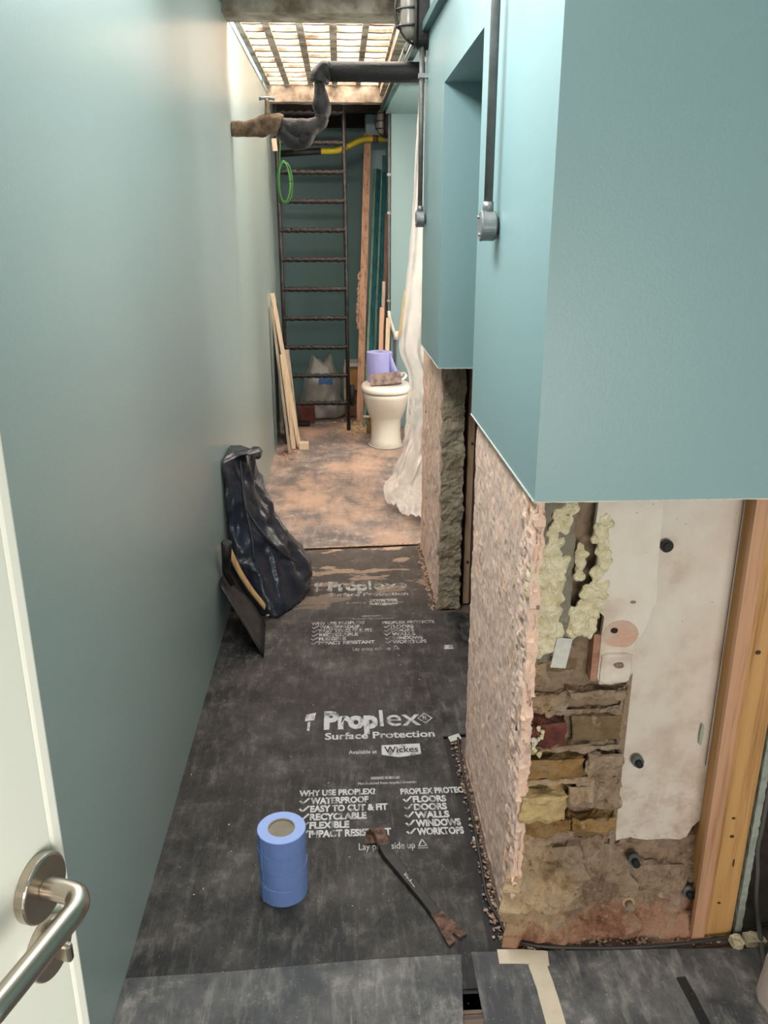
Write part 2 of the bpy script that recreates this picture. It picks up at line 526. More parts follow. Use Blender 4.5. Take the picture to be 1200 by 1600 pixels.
# ------------------------------------------------------------ setting
XL, XR, ZC = -0.51, 0.364, 2.60
fl = struct('floor', bx(-0.9, 1.7, -0.8, 8.4, -0.12, -0.012), simple('dusty_screed', srgb(112, 94, 82), 0.9, var=0.3))
for i in range(9):      # short boards showing in the gap between the two front sheets
    y = 1.49 - i * 0.05
    obj('floor_board', bx(0.20, 0.335, y - 0.049, y, -0.012, -0.006 + 0.001 * (i % 3)), M['floorboard'], fl)
struct('wall_left', bx(XL - 0.12, XL, -0.8, 8.2, -0.1, 2.54), M['blue_left'])
struct('trim_1', bx(XL - 0.12, XL - 0.03, -0.8, 8.2, 2.54, 2.66), M['blue'])
struct('trim_2', bx(XL - 0.03, XL + 0.004, 2.2, 6.95, 2.535, 2.545), M['blue'])
struct('wall_back', bx(XL - 0.1, 1.7, 8.2, 8.3, -0.1, 3.0), M['blue_shaded'])
struct('wall_far_pier', bx(0.24, 0.46, 7.75, 8.2, -0.1, 2.52), M['blue'])
wr = thing('wall_right', (XR, 3.0, 1.1), 'blue painted plaster wall lining cut off above bare masonry', None, kind='structure')


def wp(n, *a):
    return obj(n, bx(*a), M['blue'], wr)


wp('near_wall_block', XR, 1.55, 1.495, 2.30, 1.106, 2.9)
wp('opening_header', XR, 1.55, 2.30, 3.12, 2.07, 2.9)
wp('middle_wall_block', XR, 1.2, 3.12, 3.82, 1.104, 2.9)
wp('long_header', XR + 0.002, 1.2, 3.82, 6.95, 2.43, 2.60)
wp('far_wall_block', 0.41, 1.6, 6.95, 7.8, -0.1, 2.62)
wp('far_wall_return', 0.41, 0.60, 7.8, 8.2, -0.1, 2.62)
struct('wall_alcove', bx(1.6, 1.7, 1.0, 8.2, -0.1, 3.0), M['blue_shaded'])
struct('wall_side_room', bx(1.55, 1.65, -0.8, 1.5, -0.1, 3.0), M['blue'])
struct('wall_rear', bx(XL - 0.12, 1.65, -0.9, -0.8, -0.1, 3.0), M['white_paint'])
struct('ceiling', bx(XL - 0.12, 1.7, -0.9, 4.27, 2.62, 2.75), M['white_paint'])
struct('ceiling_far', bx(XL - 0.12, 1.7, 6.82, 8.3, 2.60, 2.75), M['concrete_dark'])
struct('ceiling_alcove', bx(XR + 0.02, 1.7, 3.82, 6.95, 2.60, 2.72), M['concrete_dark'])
# torn paper edge along the cut bottoms of the blue lining
for nm, pts in (('torn_edge', [(XR, 1.494), (1.5, 1.494)]), ('torn_edge', [(XR - 0.001, 1.497), (XR - 0.001, 2.30)]), ('torn_edge', [(XR, 3.119), (0.62, 3.119)]), ('torn_edge', [(XR - 0.001, 3.12), (XR - 0.001, 3.82)])):
    a, b = Vector((*pts[0], 0)), Vector((*pts[1], 0)); bm = bmesh.new(); n = 60; rings = []
    for i in range(n + 1):
        p = a.lerp(b, i / n); d = 0.0012 + 0.0022 * noise.noise(Vector((i * 0.9, p.x * 5, 3)))
        z = 1.106 if pts[0][1] < 2.4 else 1.104
        rings.append([(p.x - .0015, p.y - .0015, z - d), (p.x + .004, p.y + .004, z - d), (p.x + .004, p.y + .004, z + .0015), (p.x - .0015, p.y - .0015, z + .0015)])
    loft(bm, rings); obj(nm, bm, M['plaster'], wr)

# concrete beams that carry the pavement light
struct('beam_near', bx(XL - 0.1, XR + 0.05, 4.27, 4.47, 2.52, 2.75), M['concrete'])
bm = rough_box(XL - 0.02, XR + 0.04, 6.70, 6.82, 2.475, 2.66, 0.03, lambda p, n: 0.006 * fbm(p, 14))
struct('beam_far', bm, M['concrete'])
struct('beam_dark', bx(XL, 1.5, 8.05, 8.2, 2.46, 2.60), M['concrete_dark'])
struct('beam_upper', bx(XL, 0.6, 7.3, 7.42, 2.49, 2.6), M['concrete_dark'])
struct('upstand_right', bx(0.31, XR + 0.03, 3.9, 6.7, 2.52, 2.66), M['concrete'])


def pavement_light(y0, y1, label, rows, glass):
    root = thing('pavement_light', (-0.07, (y0 + y1) / 2, 2.6), label, 'skylight')
    slots = [(-0.475, -0.375), (-0.335, -0.205), (-0.165, -0.035), (0.005, 0.135), (0.17, 0.295)]
    edges = [XL] + [v for s in slots for v in s] + [0.335]
    for i in range(0, len(edges), 2):
        obj('long_rib', bx(edges[i], edges[i + 1], y0, y1, 2.574, 2.63), M['concrete'], root, bevel=0.003)
    pitch = (y1 - y0) / rows
    bar_me = None; pane_me = {}
    for r in range(rows + 1):
        y = y0 + pitch * r
        bm = bmesh.new(); n = 5
        for (a, b) in slots:      # each cross bar bows slightly, as cast round the lenses
            rings = []
            for k in range(n):
                x = a + (b - a) * k / (n - 1); s = math.sin(math.pi * k / (n - 1)) * 0.012
                rings.append([(x, y - 0.018 + s, 2.585), (x, y + 0.018 + s, 2.585), (x, y + 0.018 + s, 2.62), (x, y - 0.018 + s, 2.62)])
            loft(bm, rings)
        obj('cross_bar', bm, M['concrete'], root)
    for r in range(rows):
        y = y0 + pitch * (r + 0.5)
        for i, (a, b) in enumerate(slots):
            if i not in pane_me:
                o = obj('glass_lens', bx(a, b, -pitch / 2, pitch / 2, 2.600, 2.612), glass, root)
                pane_me[i] = o.data
            else:
                o = bpy.data.objects.new('glass_lens', pane_me[i]); COL.objects.link(o); o.parent = root
                o.matrix_parent_inverse = root.matrix_basis.inverted()
            o.location = (0, y, 0)


pavement_light(4.47, 6.70, 'pavement light of dirty glass slots in a concrete grid above the passage', 13, M['pane'])

# ------------------------------------------------------------ floor sheets


def sheet(name, poly, z0, z1, mat, label, waves=0.0):
    bm = bmesh.new(); prism(bm, poly, 'z', z0, z1)
    o = obj(name, bm, mat); return tag(o, label, 'floor sheet')


sheet('protection_sheet', [(XL, 4.12), (-0.26, 4.128), (0.386, 4.177), (1.3, 4.19), (1.3, 7.1), (0.3, 7.15), (XL, 7.2)], -0.011, -0.001, M['sheet_far'], 'far dust-covered floor sheet running under the ladder and toilet')
sh_clean = sheet('protection_sheet', [(0.10, 1.35), (0.366, 1.35), (0.358, 2.36), (0.10, 2.36)], -0.0115, -0.0040, M['sheet_clean'], 'clean black strip of sheet showing beside the foot of the near brick pier')
sh_main = sheet('protection_sheet', [(XL, 1.40), (0.325, 1.40), (0.318, 2.37), (0.46, 2.39), (1.2, 2.40), (1.2, 3.30), (0.43, 3.32), (0.40, 3.36), (0.386, 4.13), (-0.26, 4.09), (XL, 4.08)], -0.0035, 0.0, M['sheet_main'], 'long black printed floor sheet in the middle of the passage')
sheet('protection_sheet', [(XL, -0.75), (0.232, -0.75), (0.232, 1.28), (0.256, 1.489), (0.02, 1.484), (-0.28, 1.468), (XL, 1.462)], 0.0005, 0.0045, M['sheet_front'], 'scuffed grey floor sheet across the front left')
sheet('protection_sheet', [(0.30, -0.75), (1.5, -0.75), (1.5, 1.462), (0.985, 1.470), (0.60, 1.484), (0.279, 1.494)], 0.0005, 0.0045, M['sheet_front'], 'scuffed grey floor sheet in front of the brick pier, with cream tape on it')
# dirty joint line of the far sheet
bm = bmesh.new(); rings = []
for i in range(41):
    x = XL + 0.01 + (0.385 - XL) * i / 40; y = 4.112 + 0.055 * (i / 40) + 0.006 * noise.noise(Vector((i * .6, 0, 0)))
    h = 0.010 + 0.004 * noise.noise(Vector((i * .9, 5, 0)))
    rings.append([(x, y - h, 0.0002), (x, y + h, 0.0002), (x, y, 0.003)])
loft(bm, rings)
tag(obj('sheet_joint_tape', bm, M['debris']), 'dusty pale tape over the joint between the black sheet and the far sheet', 'tape')

# ---- lettering on the sheets
_ref = {}


def text_mesh(s, bold):
    c = bpy.data.curves.new('t', 'FONT'); c.body = s; c.size = 1.0; c.offset = bold; c.resolution_u = 3
    o = bpy.data.objects.new('t', c); COL.objects.link(o)
    dg = bpy.context.evaluated_depsgraph_get(); me = bpy.data.meshes.new_from_object(o.evaluated_get(dg))
    bpy.data.objects.remove(o); bpy.data.curves.remove(c)
    return me


def add_text(bm, s, x0, x1, y, cap, bold=0.0, z=0.0006, rot=0.0):
    me = text_mesh(s, bold); xs = [v.co.x for v in me.vertices]
    if 'H' not in _ref:
        r = text_mesh('H', 0); _ref['H'] = max(v.co.y for v in r.vertices)
    a, b = min(xs), max(xs); sx = (x1 - x0) / (b - a); sy = cap / _ref['H']
    for v in me.vertices:
        X = (v.co.x - a) * sx; Y = v.co.y * sy
        v.co = (x0 + X, y + Y + rot * X, z)
    bm.from_mesh(me); bpy.data.meshes.remove(me)


def poly(bm, pts, z=0.0006):
    bm.faces.new([bm.verts.new((x, y, z)) for x, y in pts])


def stroke(bm, pts, w, z=0.0006):
    for (a, b) in zip(pts[:-1], pts[1:]):
        a, b = Vector(a), Vector(b); d = (b - a).normalized(); n = Vector((-d.y, d.x)) * w / 2; d = d * w * .3
        poly(bm, [tuple(a - n - d), tuple(b - n + d), tuple(b + n + d), tuple(a + n - d)], z)


def lettering(dy, mat, cut):
    def T(s, x0, x1, y, cap, bold=0.0, rot=0.0, nm='printed_words', z=0.0006, m=None):
        bm = bmesh.new(); add_text(bm, s, x0, x1, y + dy, cap, bold, z, rot)
        return obj(nm, bm, m or mat, sh_main)
    T('Prop', -0.08, 0.105, 2.436, 0.098, 0.055, nm='printed_logo_word')
    T('lex', 0.111, 0.252, 2.441, 0.098, 0.008, nm='printed_logo_word')
    T('Surface Protection', -0.075, 0.291, 2.371, 0.036, 0.025)
    T('Available at', 0.003, 0.094, 2.287, 0.020, 0.01)
    # leaf in the logo, diamond R mark, brush mark
    bm = bmesh.new()
    y = 2.452 + dy
    for a, b in (((0.268, y), (0.292, y + .030)), ((0.292, y + .030), (0.268, y + .060)), ((0.268, y + .060), (0.244, y + .030)), ((0.244, y + .030), (0.268, y))):
        stroke(bm, [a, b], 0.0045)
    add_text(bm, 'R', 0.260, 0.277, y + .018, 0.024, 0.02)
    obj('printed_mark', bm, mat, sh_main)
    bm = bmesh.new()
    poly(bm, [(-0.145, 2.483 + dy), (-0.113, 2.489 + dy), (-0.108, 2.535 + dy), (-0.143, 2.525 + dy)])
    poly(bm, [(-0.136, 2.425 + dy), (-0.128, 2.425 + dy), (-0.126, 2.479 + dy), (-0.135, 2.479 + dy)])
    obj('printed_mark', bm, mat, sh_main)
    bm = bmesh.new(); poly(bm, [(0.109, 2.278 + dy), (0.165, 2.262 + dy), (0.236, 2.276 + dy), (0.236, 2.334 + dy), (0.110, 2.330 + dy)], 0.0005)
    obj('printed_badge', bm, mat, sh_main)
    T('Wickes', 0.118, 0.228, 2.288, 0.032, 0.02, z=0.0008, m=M['sheet_clean'])
    T('DESIGNED IN BRITAIN', 0.070, 0.157, 2.153, 0.012, 0.02)
    T('Manufactured from recycled materials', 0.030, 0.208, 2.129, 0.012, 0.01)
    T('WHY USE PROPLEX?', -0.147, 0.081, 2.084, 0.025, 0.04)
    T('PROPLEX PROTECTS' if not cut else 'PROPLEX PROTEC', 0.156, 0.381 if not cut else 0.345, 2.078, 0.025, 0.04, z=0.0006 if not cut else 0.0006)
    for i, (s, x1) in enumerate((('WATERPROOF', 0.059), ('EASY TO CUT & FIT', 0.114), ('RECYCLABLE', 0.051), ('FLEXIBLE', 0.001), ('IMPACT RESISTANT', 0.118))):
        T(s, -0.112, x1, 2.047 - i * 0.0355, 0.026, 0.048)
        bm = bmesh.new(); yy = 2.047 - i * 0.0355 + dy
        stroke(bm, [(-0.142, yy + .014), (-0.134, yy + .003), (-0.116, yy + .026)], 0.006); obj('printed_tick', bm, mat, sh_main)
    for i, (s, x1) in enumerate((('FLOORS', 0.289), ('DOORS', 0.287), ('WALLS', 0.290), ('WINDOWS', 0.318), ('WORKTOPS', 0.330))):
        if cut and i == 4: x1 = 0.322
        T(s, 0.190, x1, 2.040 - i * 0.0350, 0.026, 0.048)
        bm = bmesh.new(); yy = 2.040 - i * 0.0350 + dy
        stroke(bm, [(0.163, yy + .014), (0.170, yy + .003), (0.186, yy + .026)], 0.006); obj('printed_tick', bm, mat, sh_main)
    T('Lay print side up', 0.026, 0.180, 1.848, 0.026, 0.0)
    bm = bmesh.new(); y = 1.856 + dy
    stroke(bm, [(0.190, y), (0.212, y), (0.201, y + .026), (0.190, y)], 0.0035); stroke(bm, [(0.188, y - .008), (0.214, y - .008)], 0.0025)
    obj('printed_mark', bm, mat, sh_main)


lettering(0.0, M['print'], True)
lettering(1.134, M['print2'], False)
bm = bmesh.new(); poly(bm, [(0.343, 1.85), (0.353, 1.85), (0.353, 1.89), (0.343, 1.89)], -0.0035); obj('printed_mark', bm, M['print'], sh_clean)
bm = bmesh.new(); poly(bm, [(0.395, 2.975), (0.432, 2.975), (0.432, 3.01), (0.395, 3.01)]); obj('printed_mark', bm, M['print2'], sh_main)

# ------------------------------------------------------------ near brick pier
pier = thing('brick_pier', (0.6, 1.55, 0), 'near stripped brick pier under the blue wall, hacked face and broken end', None, kind='structure')


def side_fn(p, n):
    a = fbm(Vector((p.x, p.y * 0.9, p.z * 0.6)), 22, 4) * 0.004
    b = max(0, fbm(p + Vector((9, 3, 1)), 60, 3)) * 0.003
    k = 1.0 if n.x < 0 else 0.8
    return (a + b) * k - 0.006


obj('masonry_core', rough_box(0.372, 0.62, 1.585, 2.27, -0.01, 1.106, 0.0085, side_fn), M['pier_side'], pier, smooth=False)
# broken end: back mortar, quoin skin
obj('corner_skin', rough_box(0.371, 0.392, 1.512, 1.62, -0.01, 1.106, 0.007, lambda p, n: fbm(p, 40, 5) * 0.007 - (0.010 if n.y < 0 and noise.noise(p * 13) > 0.1 else 0)), M['pier_side'], pier)
obj('mortar_backing', rough_box(0.385, 0.612, 1.572, 1.60, 0.2, 1.106, 0.010, lambda p, n: fbm(p, 24, 5) * 0.010), M['mortar'], pier)


def rbrick(x0, x1, z0, z1, yf, mat, amp=0.006, nm='brick', d=0.075, res=0.0085, sc=26):
    off = Vector((random.random() * 9, 0, random.random() * 9))

    def fn(p, n):
        e = fbm(p + off, sc, 5) * amp
        ed = min(p.x - x0, x1 - p.x, p.z - z0, z1 - p.z)
        if ed < 0.012: e -= amp * 0.6 * (1 - ed / 0.012)
        return e
    return obj(nm, rough_box(x0, x1, yf, yf + d, z0, z1, res, fn), mat, pier)


rbrick(0.375, 0.462, 0.76, 1.10, 1.530, M['slab_grey'], 0.006, 'render_lump')
rbrick(0.372, 0.470, 0.735, 0.775, 1.528, M['slab_grey'], 0.010, 'render_lump')
rbrick(0.378, 0.50, 0.685, 0.728, 1.570, M['b_stock'], 0.006)
rbrick(0.374, 0.435, 0.655, 0.735, 1.545, M['mix'], 0.016, 'mortar_lump')
rbrick(0.508, 0.60, 0.675, 0.728, 1.580, M['b_stock'], 0.006)
rbrick(0.378, 0.480, 0.602, 0.655, 1.552, M['mix'], 0.016, 'mortar_lump')
rbrick(0.470, 0.612, 0.640, 0.668, 1.535, M['mix'], 0.014, 'mortar_lump')
rbrick(0.372, 0.480, 0.530, 0.594, 1.528, M['b_red'], 0.010)
rbrick(0.488, 0.604, 0.528, 0.598, 1.545, M['b_stock'], 0.007)
rbrick(0.374, 0.606, 0.504, 0.530, 1.538, M['mix'], 0.013, 'mortar_joint')
rbrick(0.370, 0.520, 0.448, 0.502, 1.526, M['b_ochre'], 0.010)
rbrick(0.522, 0.610, 0.440, 0.512, 1.530, M['mix'], 0.018, 'mortar_lump')
rbrick(0.372, 0.600, 0.428, 0.450, 1.530, M['mix'], 0.013, 'mortar_joint')
rbrick(0.374, 0.482, 0.352, 0.426, 1.500, M['b_yellow'], 0.009)
rbrick(0.484, 0.548, 0.372, 0.432, 1.524, M['mix'], 0.018, 'mortar_lump')
rbrick(0.540, 0.612, 0.352, 0.438, 1.534, M['mix'], 0.018, 'mortar_lump')
rbrick(0.372, 0.500, 0.300, 0.352, 1.512, M['b_ochre'], 0.020)
rbrick(0.495, 0.612, 0.300, 0.350, 1.520, M['b_ochre'], 0.020)
rbrick(0.385, 0.612, 0.262, 0.300, 1.560, M['b_stock'], 0.008)


def heap(nm, x0, x1, z0, z1, yf_top, yf_bot, mat, amp, seed):
    # ragged lump of mortar, steeper and deeper towards its foot
    o3 = Vector((seed, seed * 2, 0))

    def fn(p, n):
        t = (p.z - z0) / (z1 - z0)
        e = fbm(p + o3, 13, 6) * amp * 1.3 + abs(fbm(p + o3, 30, 4)) * amp * .7 - amp * .3
        if n.y < 0: e += (1 - t) * (yf_top - yf_bot)
        return e
    return obj(nm, rough_box(x0, x1, yf_top, yf_top + 0.09, z0, z1, 0.008, fn), mat, pier)


heap('mortar_heap', 0.376, 0.52, 0.10, 0.255, 1.540, 1.500, M['mix'], 0.024, 1.3)
heap('mortar_heap', 0.47, 0.655, 0.02, 0.245, 1.558, 1.512, M['mix'], 0.026, 4.1)
heap('mortar_heap', 0.374, 0.53, -0.01, 0.13, 1.525, 1.500, M['mix'], 0.020, 7.7)
heap('mortar_heap', 0.63, 0.845, 0.13, 0.235, 1.588, 1.57, M['mix'], 0.018, 2.2)
heap('mortar_heap', 0.58, 0.85, 0.05, 0.17, 1.565, 1.54, M['mix'], 0.022, 5.5)
heap('rubble_skirt', 0.378, 0.86, -0.012, 0.04, 1.545, 1.508, M['mix'], 0.014, 3.9)
heap('rubble_skirt', 0.60, 0.86, -0.012, 0.095, 1.565, 1.53, M['mix'], 0.014, 8.4)
for (x0, x1, z0, z1, yf) in ((0.40, 0.47, 0.22, 0.285, 1.545), (0.455, 0.53, 0.235, 0.29, 1.552), (0.372, 0.43, 0.236, 0.31, 1.532), (0.50, 0.60, 0.225, 0.27, 1.556), (0.585, 0.612, 0.255, 0.36, 1.55), (0.595, 0.613, 0.36, 0.50, 1.552), (0.50, 0.56, 0.405, 0.455, 1.530), (0.43, 0.60, 0.59, 0.615, 1.548), (0.370, 0.40, 0.59, 0.70, 1.530), (0.592, 0.612, 0.50, 0.67, 1.556)):
    rbrick(x0, x1, z0, z1, yf, M['mix'], 0.016, 'mortar_lump', 0.06, 0.007, 30)
# foam
def blobs(pts, mat, nm, parent, seed=0):
    bm = bmesh.new()
    for (x, y, z, r) in pts:
        m = Matrix.Translation((x, y, z)) @ Matrix.Diagonal((1, 0.7, 1.1, 1))
        bmesh.ops.create_icosphere(bm, subdivisions=2, radius=r, matrix=m)
    for v in bm.verts:
        d = Vector((fbm(v.co, 45, 3), fbm(v.co + Vector((5, 0, 0)), 45, 3), fbm(v.co + Vector((0, 7, 0)), 45, 3)))
        v.co += d * 0.005 + Vector((fbm(v.co, 130, 2), 0, fbm(v.co + Vector((2, 2, 2)), 130, 2))) * .002
    o = obj(nm, bm, mat, parent, smooth=True)
    if len(pts) > 20:
        m = o.modifiers.new('fuse', 'REMESH'); m.mode = 'VOXEL'; m.voxel_size = 0.0022; m.use_smooth_shade = True
        k = o.modifiers.new('soft', 'SMOOTH'); k.iterations = 3
    return o


rr = random.Random(3)
def foam_pts(n, fx, z0, z1, fw, y0=1.526):
    out = []
    for i in range(n):
        z = z0 + (z1 - z0) * rr.random(); w_ = fw(z)
        out.append((fx(z) + (rr.random() * 2 - 1) * w_, y0 + rr.random() * .007, z, 0.0045 + 0.0075 * rr.random() ** 1.5))
    return out


pts = foam_pts(70, lambda z: .428 + .012 * math.sin(z * 30), .95, 1.095, lambda z: .016)
pts += foam_pts(200, lambda z: .415 + .010 * math.sin(z * 26), .885, .975, lambda z: .034)
pts += foam_pts(260, lambda z: .408 + .006 * math.sin(z * 40), .760, .90, lambda z: .030 + .004 * math.sin(z * 50))
blobs(pts, M['foam'], 'expanding_foam', pier)
pts = foam_pts(170, lambda z: .516 - .35 * max(0, .93 - z) * .5 + .006 * math.sin(z * 60), .80, 1.065, lambda z: .012 + .012 * (z < .93), 1.528)
pts += foam_pts(60, lambda z: .485, .80, .87, lambda z: .022, 1.530)
pts += foam_pts(30, lambda z: .475, .93, 1.0, lambda z: .008, 1.535)
blobs(pts, M['foam'], 'expanding_foam', pier)
blobs([(0.410 + 0.01 * math.sin(i), 1.520, 0.585 - i * 0.009, 0.006) for i in range(8)], M['foam'], 'expanding_foam', pier)
blobs([(0.378 + rr.random() * .03, 1.522, 0.54 + rr.random() * 0.05, 0.004 + rr.random() * .003) for i in range(10)], M['plaster'], 'plaster_crumbs', pier)
obj('torn_paper', plank((0.452, 1.522, 0.80), (0.440, 1.516, 0.735), 0.035, 0.002, (1, 0.2, 0)), M['plaster'], pier)

# plasterboard pieces
bs = thing('plasterboard_strip', (0.57, 1.54, 0.9), 'broken strip of white plasterboard beside the foam, with a chipped hole', 'board')
bm = bmesh.new()
out = [(0.500, 1.104), (0.632, 1.104), (0.633, 1.0), (0.636, 0.93), (0.640, 0.885), (0.641, 0.868), (0.634, 0.862), (0.628, 0.825), (0.612, 0.790), (0.604, 0.782), (0.606, 0.765), (0.612, 0.745), (0.606, 0.71), (0.594, 0.688), (0.56, 0.684), (0.536, 0.684), (0.530, 0.70), (0.531, 0.80), (0.533, 0.842), (0.516, 0.86), (0.506, 0.93), (0.512, 0.99), (0.498, 1.04)]
prism(bm, out, 'y', 1.530, 1.545); bsp = obj('board_panel', bm, M['board'], bs, bevel=0.0015)
bm = bmesh.new(); rg = random.Random(5)


def blob_poly(cx, cz, rx, rz, n=16, s=0): return [(cx + rx * math.cos(a) * (1 + .18 * noise.noise(Vector((a, s, 0)))), cz + rz * math.sin(a) * (1 + .18 * noise.noise(Vector((a, s + 4, 0))))) for a in [2 * math.pi * k / n for k in range(n)]]


prism(bm, blob_poly(0.571, 0.802, 0.038, 0.032, s=2), 'y', 1.5285, 1.533); obj('exposed_plaster_patch', bm, simple('pink_gypsum', srgb(196, 152, 130), .9, c2=srgb(186, 168, 154), scale=25, bump=.5), bs)
bm = bmesh.new(); prism(bm, blob_poly(0.556, 0.812, 0.0075, 0.0065, 10), 'y', 1.527, 1.531); obj('screw_hole', bm, M['dark_void'], bsp)
bm = bmesh.new(); prism(bm, blob_poly(0.590, 0.875, 0.006, 0.0035, 10), 'y', 1.5285, 1.531); obj('screw_hole', bm, M['mortar'], bsp)
bm = rough_box(0.531, 0.602, 1.522, 1.545, 0.690, 0.758, 0.006, lambda p, n: fbm(p, 40, 4) * .004 - (0.004 if abs(p.x - .566) > .028 else 0)); obj('plaster_dab', bm, M['board'], bs, smooth=True)
bm = bmesh.new(); prism(bm, blob_poly(0.570, 0.735, 0.010, 0.006, 10), 'y', 1.516, 1.524); obj('screw_hole', bm, M['mortar'], bsp)
obj('board_edge', bx(0.517, 0.531, 1.535, 1.56, 0.69, 0.80), M['mortar_red'], bs)

bb = thing('plasterboard_sheet', (0.72, 1.57, 0.6), 'large dirty white plasterboard panel between the bricks and the pine stud', 'board')
bm = bmesh.new()
out = [(0.618, 1.104), (0.822, 1.104), (0.822, 0.29), (0.806, 0.272), (0.795, 0.244), (0.78, 0.236), (0.74, 0.240), (0.70, 0.238), (0.66, 0.246), (0.625, 0.240), (0.619, 0.30), (0.621, 0.6)]
prism(bm, out, 'y', 1.572, 1.586); obj('board_panel', bm, M['board'], bb, bevel=0.0015)
obj('pencil_line', bx(0.8085, 0.8095, 1.5612, 1.5625, 0.45, 1.1), M['dark_void'], bb)
bm = bmesh.new(); prism(bm, blob_poly(0.79, 0.53, 0.004, 0.03, 12), 'y', 1.5613, 1.5625); obj('green_crayon_mark', bm, simple('green_grey_smudge', srgb(150, 156, 140), .9), bb)
obj('edge_channel', bx(0.606, 0.6175, 1.560, 1.60, 0.24, 0.70), M['mortar'], bb)


def bolt(x, z, y, r, L, mat, label, disc=True):
    t = thing('wall_fixing', (x, y, z), label, 'bolt', 'fixings in the broken pier end')
    n = 16
    obj('washer', rod((x, y, z), (x, y - L * 0.5, z), r, n), mat, t)
    obj('bolt_head', rod((x, y - L * 0.5, z), (x, y - L, z), r * 0.62, 8), M['black_gap'] if mat != M['mortar_pale'] else M['mortar'], t)


bolt(0.660, 0.985, 1.562, 0.0135, 0.008, M['black_gap'], 'black round fixing high on the plasterboard beside the strip')
bolt(0.649, 0.470, 1.562, 0.0135, 0.022, M['conduit'], 'black-centred fixing on the left edge of the plasterboard panel')
bolt(0.668, 0.197, 1.567, 0.0145, 0.030, M['conduit'], 'fixing just below the bottom edge of the plasterboard panel')
bolt(0.657, 0.092, 1.550, 0.015, 0.035, M['mortar_pale'], 'mortar-covered stub of fixing low in the rubble')
bolt(0.805, 0.105, 1.555, 0.014, 0.026, M['conduit'], 'fixing beside the foot of the pine stud')

st = thing('pine_stud', (0.87, 1.52, 0), 'upright pine stud with knots and screw holes at the end of the pier', 'timber')
bm = bmesh.new()
prism(bm, [(0.822, -0.002), (0.908, -0.002), (0.914, 1.104), (0.818, 1.104)], 'y', 1.515, 1.60); stb = obj('stud_body', bm, [M['stud']], st, bevel=0.002)
obj('side_lath', plank((0.8205, 1.507, 0.0), (0.818, 1.507, 1.104), 0.030, 0.014, (1, 0, 0)), M['stud_side'], st)
for (x, z, rx, rz) in ((0.868, 0.34, .004, .003), (0.871, 0.29, .005, .004), (0.885, 0.215, .002, .012), (0.862, 0.76, .006, .005), (0.900, 0.84, .002, .002), (0.866, .10, .004, .003)):
    bm = bmesh.new(); prism(bm, blob_poly(x, z, rx, rz, 10), 'y', 1.5135, 1.517); obj('knot_hole', bm, M['knot'], stb)
pb = obj('plasterboard_edge', rough_box(0.915, 0.930, 1.512, 1.62, 0.0, 1.104, 0.008, lambda p, n: 0.002 * fbm(p, 60)), simple('grey_green_board', srgb(150, 154, 142), .9, var=.25, scale=50))
tag(pb, 'grey-green edge of a plasterboard sheet fixed to the pine stud', 'board')
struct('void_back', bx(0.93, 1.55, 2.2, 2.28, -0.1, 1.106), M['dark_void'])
struct('void_side', bx(0.62, 0.80, 1.60, 2.27, -0.1, 1.106), M['mortar'])

# ------------------------------------------------------------ second pier
p2 = thing('brick_pier', (0.5, 3.4, 0), 'second, narrower stripped pier with grey mortar face beside the doorway', None, kind='structure')
obj('masonry_core', rough_box(0.405, 0.505, 3.375, 4.15, -0.01, 1.09, 0.012, lambda p, n: (0.007 * fbm(Vector((p.x, p.y, p.z * .7)), 26, 5) - .004) if n.x < 0 else 0.012 * fbm(p, 15, 5) - 0.003), [M['pier_side']], p2)
obj('mortar_face', rough_box(0.412, 0.508, 3.355, 3.40, -0.005, 1.09, 0.007, lambda p, n: 0.013 * fbm(p, 16, 6) + 0.006 * abs(fbm(p, 30, 3)) - 0.004), M['pillar2'], p2)
s2 = thing('pine_stud', (0.59, 3.6, 0), 'slim brown timber upright in the gap beside the second pier', 'timber')
obj('stud_body', bx(0.556, 0.640, 3.415, 3.50, -0.002, 1.09), M['brown_board'], s2)
obj('side_lath', bx(0.530, 0.556, 3.405, 3.50, -0.002, 1.09), M['batten'], s2)
obj('screw_head', rod((0.545, 3.406, 0.20), (0.545, 3.402, 0.20), 0.006), M['red'], s2)
obj('screw_head', rod((0.548, 3.406, 0.74), (0.548, 3.402, 0.74), 0.006), M['red'], s2)
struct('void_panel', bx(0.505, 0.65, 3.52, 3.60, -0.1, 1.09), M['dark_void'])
struct('doorway_back', bx(1.1, 1.2, 2.28, 3.12, -0.1, 2.1), M['blue_shaded'])
struct('doorway_side', bx(0.65, 1.2, 3.42, 3.82, -0.1, 1.104), M['mortar'])


# loose crumbs of plaster along the pier feet and floor: nobody could count them
def crumbs(nm, pts, label, mat=None):
    bm = bmesh.new()
    for (x, y, z, s) in pts:
        m = Matrix.Translation((x, y, z + s * .3)) @ Matrix.Rotation(rr.random() * 6, 4, (rr.random(), rr.random(), 1)) @ Matrix.Diagonal((1, .8, .45, 1))
        bmesh.ops.create_icosphere(bm, subdivisions=1, radius=s, matrix=m)
    for v in bm.verts: v.co.z = max(0.0002, v.co.z)
    return tag(obj(nm, bm, mat or M['debris']), label, 'debris', kind='stuff')


